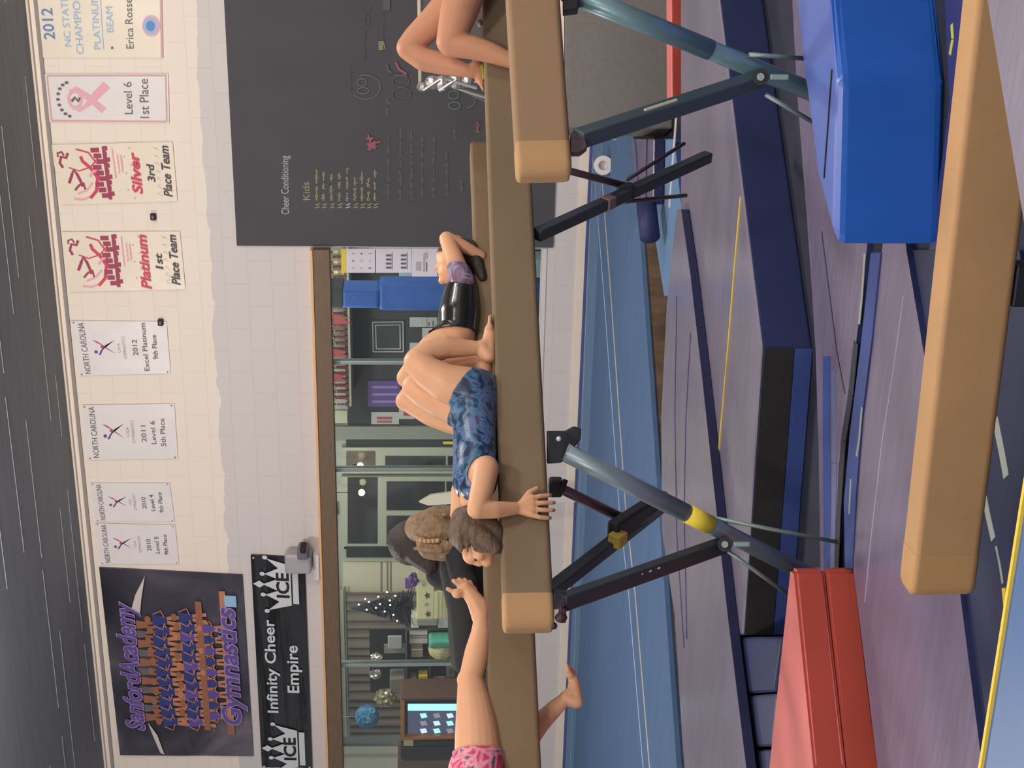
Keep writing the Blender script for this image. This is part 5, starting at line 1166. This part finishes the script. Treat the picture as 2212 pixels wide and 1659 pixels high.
foot(B, K(1022, 884, -.02), K(1034, 898, -.02), [K(1040, 838 + 3 * i, -.045 + .013 * i) for i in range(5)], None, .020, 'foot')
foot(B, K(1022, 938, .03), K(1034, 950, .03), [K(1040, 890 + 3 * i, .01 + .013 * i) for i in range(5)], None, .020, 'foot')
sp1, sp2 = K(1000, 640), K(1000, 622); ax1 = (K(990, 720) - K(990, 620)).normalized()
body_object(B, G2, M_SKIN, clothes=[('leotard', M_PLM, lambda t, c: (t == 'torso' or (t == 'arm' and (Vector(c) - K(1000, 598)).dot(ax1) > 0)) and (Vector(c) - K(1000, 650)).dot(ax1) < .0, .004),
                                   ('shorts', M_BLKS, lambda t, c: t in ('torso', 'leg', 'leg2') and -.045 < (Vector(c) - K(1000, 640)).dot(ax1) and (Vector(c) - K(1000, 738)).dot(ax1) < 0, .009)])
H = Body(); H.ell(K(990, 556), (.066, .066, .062), 'h'); H.cap([(K(960, 546), .03), (K(985, 535), .045), (K(1020, 545), .05), (K(1034, 585), .035)], 'h'); H.cap([(K(1028, 560, -.04), .03), (K(1042, 600, -.05), .018)], 'h')
blobmesh(H, G2, 'hair', M_HDK)
for o in (-.022, .022):
    E = MB(); E.ball(K(946, 565, o), (.004, .006, .004), M_EYE); child(E, 'eye', G2, True)
E = MB(); E.ball(K(945, 592), (.006, .012, .004), M_LIP); child(E, 'mouth', G2, True)

# ---- girl whose knees are up at the right end of the main beam
def JJ(x, y, o=0.0): return P(x, y, 5.42 + .05 + o)
G3 = empty('person', JJ(1050, -10)); tag(G3, 'person with bare bent legs on the main beam, upper body out of view', 'person')
B = Body()
B.cap([(JJ(1000, -20, .09), .075), (JJ(945, 40, .10), .064), (JJ(900, 82, .10), .054), (JJ(884, 103, .10), .052)], 'leg'); B.cap([(JJ(884, 105, .10), .049), (JJ(915, 128, .09), .048), (JJ(955, 138, .08), .044), (JJ(1005, 152, .05), .028), (JJ(1018, 156, .05), .024)], 'leg')
foot(B, JJ(1018, 156, .05), JJ(1030, 138, .05), [JJ(1044 - 2 * i, 196 - 4 * i, .03 + .012 * i) for i in range(5)], None, .022, 'foot')
B.cap([(JJ(1012, -36, -.05), .082), (JJ(990, 30, -.08), .072), (JJ(972, 90, -.09), .054)], 'leg2'); B.cap([(JJ(974, 94, -.09), .052), (JJ(1020, 102, -.10), .047), (JJ(1060, 114, -.11), .040), (JJ(1108, 134, -.12), .029), (JJ(1150, 140, -.12), .026)], 'leg2')
foot(B, JJ(1150, 140, -.12), JJ(1164, 130, -.12), [JJ(1172, 196 - 5 * i, -.14 + .012 * i) for i in range(5)], None, .022, 'foot')
B.cap([(JJ(1015, -40, -.05), .08), (JJ(1015, -40, .07), .08)], 'torso'); B.cap([(JJ(1012, -60), .09), (JJ(1010, -200), .085), (JJ(1010, -260), .075)], 'torso')
B.cap([(JJ(1008, -270), .04), (JJ(1005, -300), .036)], 'neck'); B.ell(JJ(1000, -345), (.07, .075, .075), 'head')
for o in (-1, 1): B.cap([(JJ(1010, -255, .08 * o), .04), (JJ(1020, -170, .14 * o), .03), (JJ(1035, -90, .13 * o), .022)], 'arm')
B.cap([(JJ(1036, -52, -.13), .018), (JJ(1044, 40, -.03), .014)], 'arm') if False else None
body_object(B, G3, M_SKIN2, clothes=[('leotard', M_PLM, lambda t, c: t == 'torso', .004)])
H = Body(); H.ell(JJ(1006, -358), (.074, .078, .078), 'h'); blobmesh(H, G3, 'hair', M_HBR)
mb = MB(); a, b = JJ(1040, 142, .02), JJ(1046, 172, .02); mb.bar(a, b, .05, .012, mat('olive_yellow', (150, 138, 22), .6), bev=.003); tag(mb.build('yellow_block'), 'small olive yellow block under the bare foot on the main beam', 'block')
mb = MB(); mb.ball(JJ(1036, 50, .10), (.016, .03, .012), mat('pale_pink_cloth', (206, 170, 186), .6)); tag(mb.build('pink_scrunchie'), 'tiny pale pink scrunchie behind the bent knees', 'scrunchie')

# ---- girl in pink shorts on the rear beam, one leg stretched, one hanging
def LL(x, y, o=0.0): return P(x, y, depC(y) + .05 + o)
G4 = empty('person', LL(1075, 1660)); tag(G4, 'person in pink floral shorts at the left end of the rear beam, leg stretched out', 'person')
B = Body()
B.cap([(LL(1034, 1640, -.02), .082), (LL(1030, 1580, -.03), .074), (LL(1024, 1520, -.03), .060), (LL(1016, 1466, -.03), .043)], 'leg')
B.ell(LL(1008, 1468, -.03), (.035, .035, .034), 'leg')
B.cap([(LL(1018, 1462, -.03), .042), (LL(1030, 1410, -.03), .043), (LL(1038, 1370, -.03), .035), (LL(1040, 1335, -.03), .026)], 'leg')
ank = LL(1038, 1330, -.03)
foot(B, ank, LL(1038, 1308, -.025), [LL(967, 1272, -.06), LL(980, 1254, -.05), LL(992, 1251, -.044), LL(1004, 1252, -.038), LL(1015, 1257, -.030)], None, .029, 'foot')
B.cap([(LL(1040, 1660, .06), .08), (LL(1090, 1640, .13), .062), (LL(1140, 1590, .16), .046), (LL(1166, 1562, .14), .036), (LL(1196, 1532, .11), .030), (LL(1218, 1512, .10), .024)], 'leg2')
foot(B, LL(1222, 1508, .10), LL(1246, 1516, .10), [LL(1224, 1434, .07), LL(1231, 1438, .085), LL(1236, 1444, .10), LL(1241, 1452, .112), LL(1245, 1461, .124)], None, .022, 'foot')
B.cap([(LL(1030, 1660, -.04), .085), (LL(1030, 1660, .05), .085)], 'torso'); B.cap([(LL(1030, 1665), .09), (LL(1020, 1800), .085), (LL(1015, 1850), .075)], 'torso')
B.cap([(LL(1012, 1850), .04), (LL(1005, 1885), .036)], 'neck'); B.ell(LL(990, 1930), (.075, .075, .08), 'head')
for o in (-1, 1): B.cap([(LL(1015, 1840, .09 * o), .04), (LL(1040, 1770, .14 * o), .03), (LL(1060, 1700, .13 * o), .022)], 'arm')
axp = (LL(1030, 1700) - LL(1030, 1600)).normalized()
body_object(B, G4, M_SKIN, voxel=.0038, smooth=4, clothes=[('shorts', M_PNK, lambda t, c: t in ('torso', 'leg', 'leg2') and (Vector(c) - LL(1030, 1622)).dot(axp) > 0 and Vector(c).z > .9, .008)])
H = Body(); H.ell(LL(985, 1940), (.08, .08, .084), 'h'); blobmesh(H, G4, 'hair', M_HBR)

# ---- two more lying behind, seen as hair and black clothes
def N(x, y, o=0.0): return P(x, y, depC(y) + .05 + o)
G5 = empty('person', N(1040, 1200, .2)); tag(G5, 'person with long light brown hair and black clothes resting behind the main girl', 'person')
B = Body()
B.ell(N(948, 1136, .2), (.075, .07, .08), 'head'); B.ell(N(950, 1120, .2), (.05, .05, .05), 'head'); B.cap([(N(970, 1130, .2), .035), (N(990, 1150, .2), .04)], 'neck')
B.cap([(N(1000, 1150, .2), .075), (N(1000, 1230, .2), .082), (N(1010, 1300, .2), .075)], 'torso'); B.cap([(N(985, 1170, .14), .05), (N(1000, 1250, .12), .04), (N(1015, 1262, .10), .028)], 'torso')
B.cap([(N(1010, 1300, .2), .072), (N(1012, 1370, .2), .060), (N(1012, 1428, .2), .050), (N(1030, 1436, .2), .036)], 'torso')
B.cap([(N(1010, 1300, .3), .072), (N(1006, 1370, .3), .060), (N(1006, 1424, .3), .050)], 'torso')
body_object(B, G5, M_SKIN2, clothes=[('black_clothes', M_BLKC, lambda t, c: t == 'torso', .006)])
H = Body(); H.ell(N(940, 1142, .2), (.082, .08, .086), 'h')
H.cap([(N(905, 1140, .2), .055), (N(945, 1120, .18), .05), (N(990, 1112, .16), .035)], 'h'); H.cap([(N(920, 1150, .16), .05), (N(960, 1150, .13), .05), (N(1020, 1160, .12), .035)], 'h'); H.cap([(N(930, 1180, .15), .05), (N(980, 1190, .14), .045), (N(1030, 1185, .13), .03)], 'h')
for k in range(24): x0 = rn.uniform(895, 930); y0 = rn.uniform(1110, 1190); H.cap([(N(x0, y0, .10), .007), (N(x0 + 40, y0 + rn.uniform(-6, 6), .08), .007), (N(x0 + 85, y0 + rn.uniform(-10, 10), .10), .004)], 'h')
blobmesh(H, G5, 'hair', M_HLB, .005, 2)
h = MB(); pts = [N(905 + 9 * k, 1169 - (k - 2.5) ** 2 * .3, .07) for k in range(6)]
for a, b in zip(pts[:-1], pts[1:]): h.tube(a, b, .008, mat('tan_band', (176, 140, 98), .6), n=8)
child(h, 'hair_band', G5, True)
G6 = empty('person', N(1040, 1230, .5)); tag(G6, 'person with dark tied up hair and dark clothes furthest back among the girls', 'person')
B = Body()
B.ell(N(898, 1172, .5), (.085, .08, .09), 'head'); B.cap([(N(930, 1190, .5), .045), (N(950, 1210, .5), .06)], 'neck')
B.cap([(N(955, 1195, .5), .07), (N(975, 1225, .5), .08), (N(1040, 1240, .5), .10), (N(1110, 1240, .5), .11)], 'torso'); B.cap([(N(950, 1240, .5), .05), (N(990, 1262, .45), .045), (N(1040, 1270, .42), .04)], 'torso')
body_object(B, G6, M_SKIN2, clothes=[('dark_clothes', M_BLKC, lambda t, c: t == 'torso', .006)])
H = Body(); H.ell(N(892, 1172, .49), (.094, .09, .10), 'h'); H.ell(N(860, 1162, .49), (.045, .045, .045), 'h'); H.cap([(N(900, 1195, .46), .05), (N(930, 1220, .45), .04)], 'h')
blobmesh(H, G6, 'hair', M_HDK)

# ---- silver stand in front of the chalkboard at the right
SY = W - 1.6
st = empty('metal_stand', onZ(1250, 150, ZF)); tag(st, 'folding metal stand with silver hardware before the chalkboard, behind the bent legs', 'stand')
g = MB(); g.tube(onY(908, 192, SY), onY(905, -60, SY), .014, mat('cream_tube', (196, 184, 160), .4), n=10); child(g, 'top_rail', st, True)
g = MB(); g.prism([onY(915, 120, SY), onY(915, -60, SY), onY(1040, -60, SY), onY(1040, 120, SY)], (0, .02, 0), mat('dark_panel', (84, 76, 78), .5)); child(g, 'panel', st)
g = MB(); g.tube(onY(925, 60, SY - .04), onY(950, -10, SY - .04), .008, K_SILV); child(g, 'cross_wire', st)
g = MB()
for (x, y, rx, rz) in ((915, 188, .05, .05), (935, 178, .07, .06), (955, 180, .08, .06), (985, 176, .08, .06), (1010, 175, .07, .05)): g.ball(onY(x, y, SY - .03), (rx * .7, .04, rz), K_SILV, 2)
for a, b in (((915, 195), (950, 172)), ((950, 195), (985, 172)), ((965, 170), (1030, 190)), ((948, 196), (960, 192))): g.tube(onY(*a, SY - .06), onY(*b, SY - .06), .014, K_SILV)
child(g, 'hinge', st)
g = MB(); g.tube(onY(985, 190, SY), Vector((onY(1262, 300, SY).x, SY, ZF)), .012, K_SILV); g.tube(onY(985, 190, SY), Vector((onY(1262, 60, SY).x, SY - .25, ZF)), .012, K_SILV); child(g, 'leg', st)
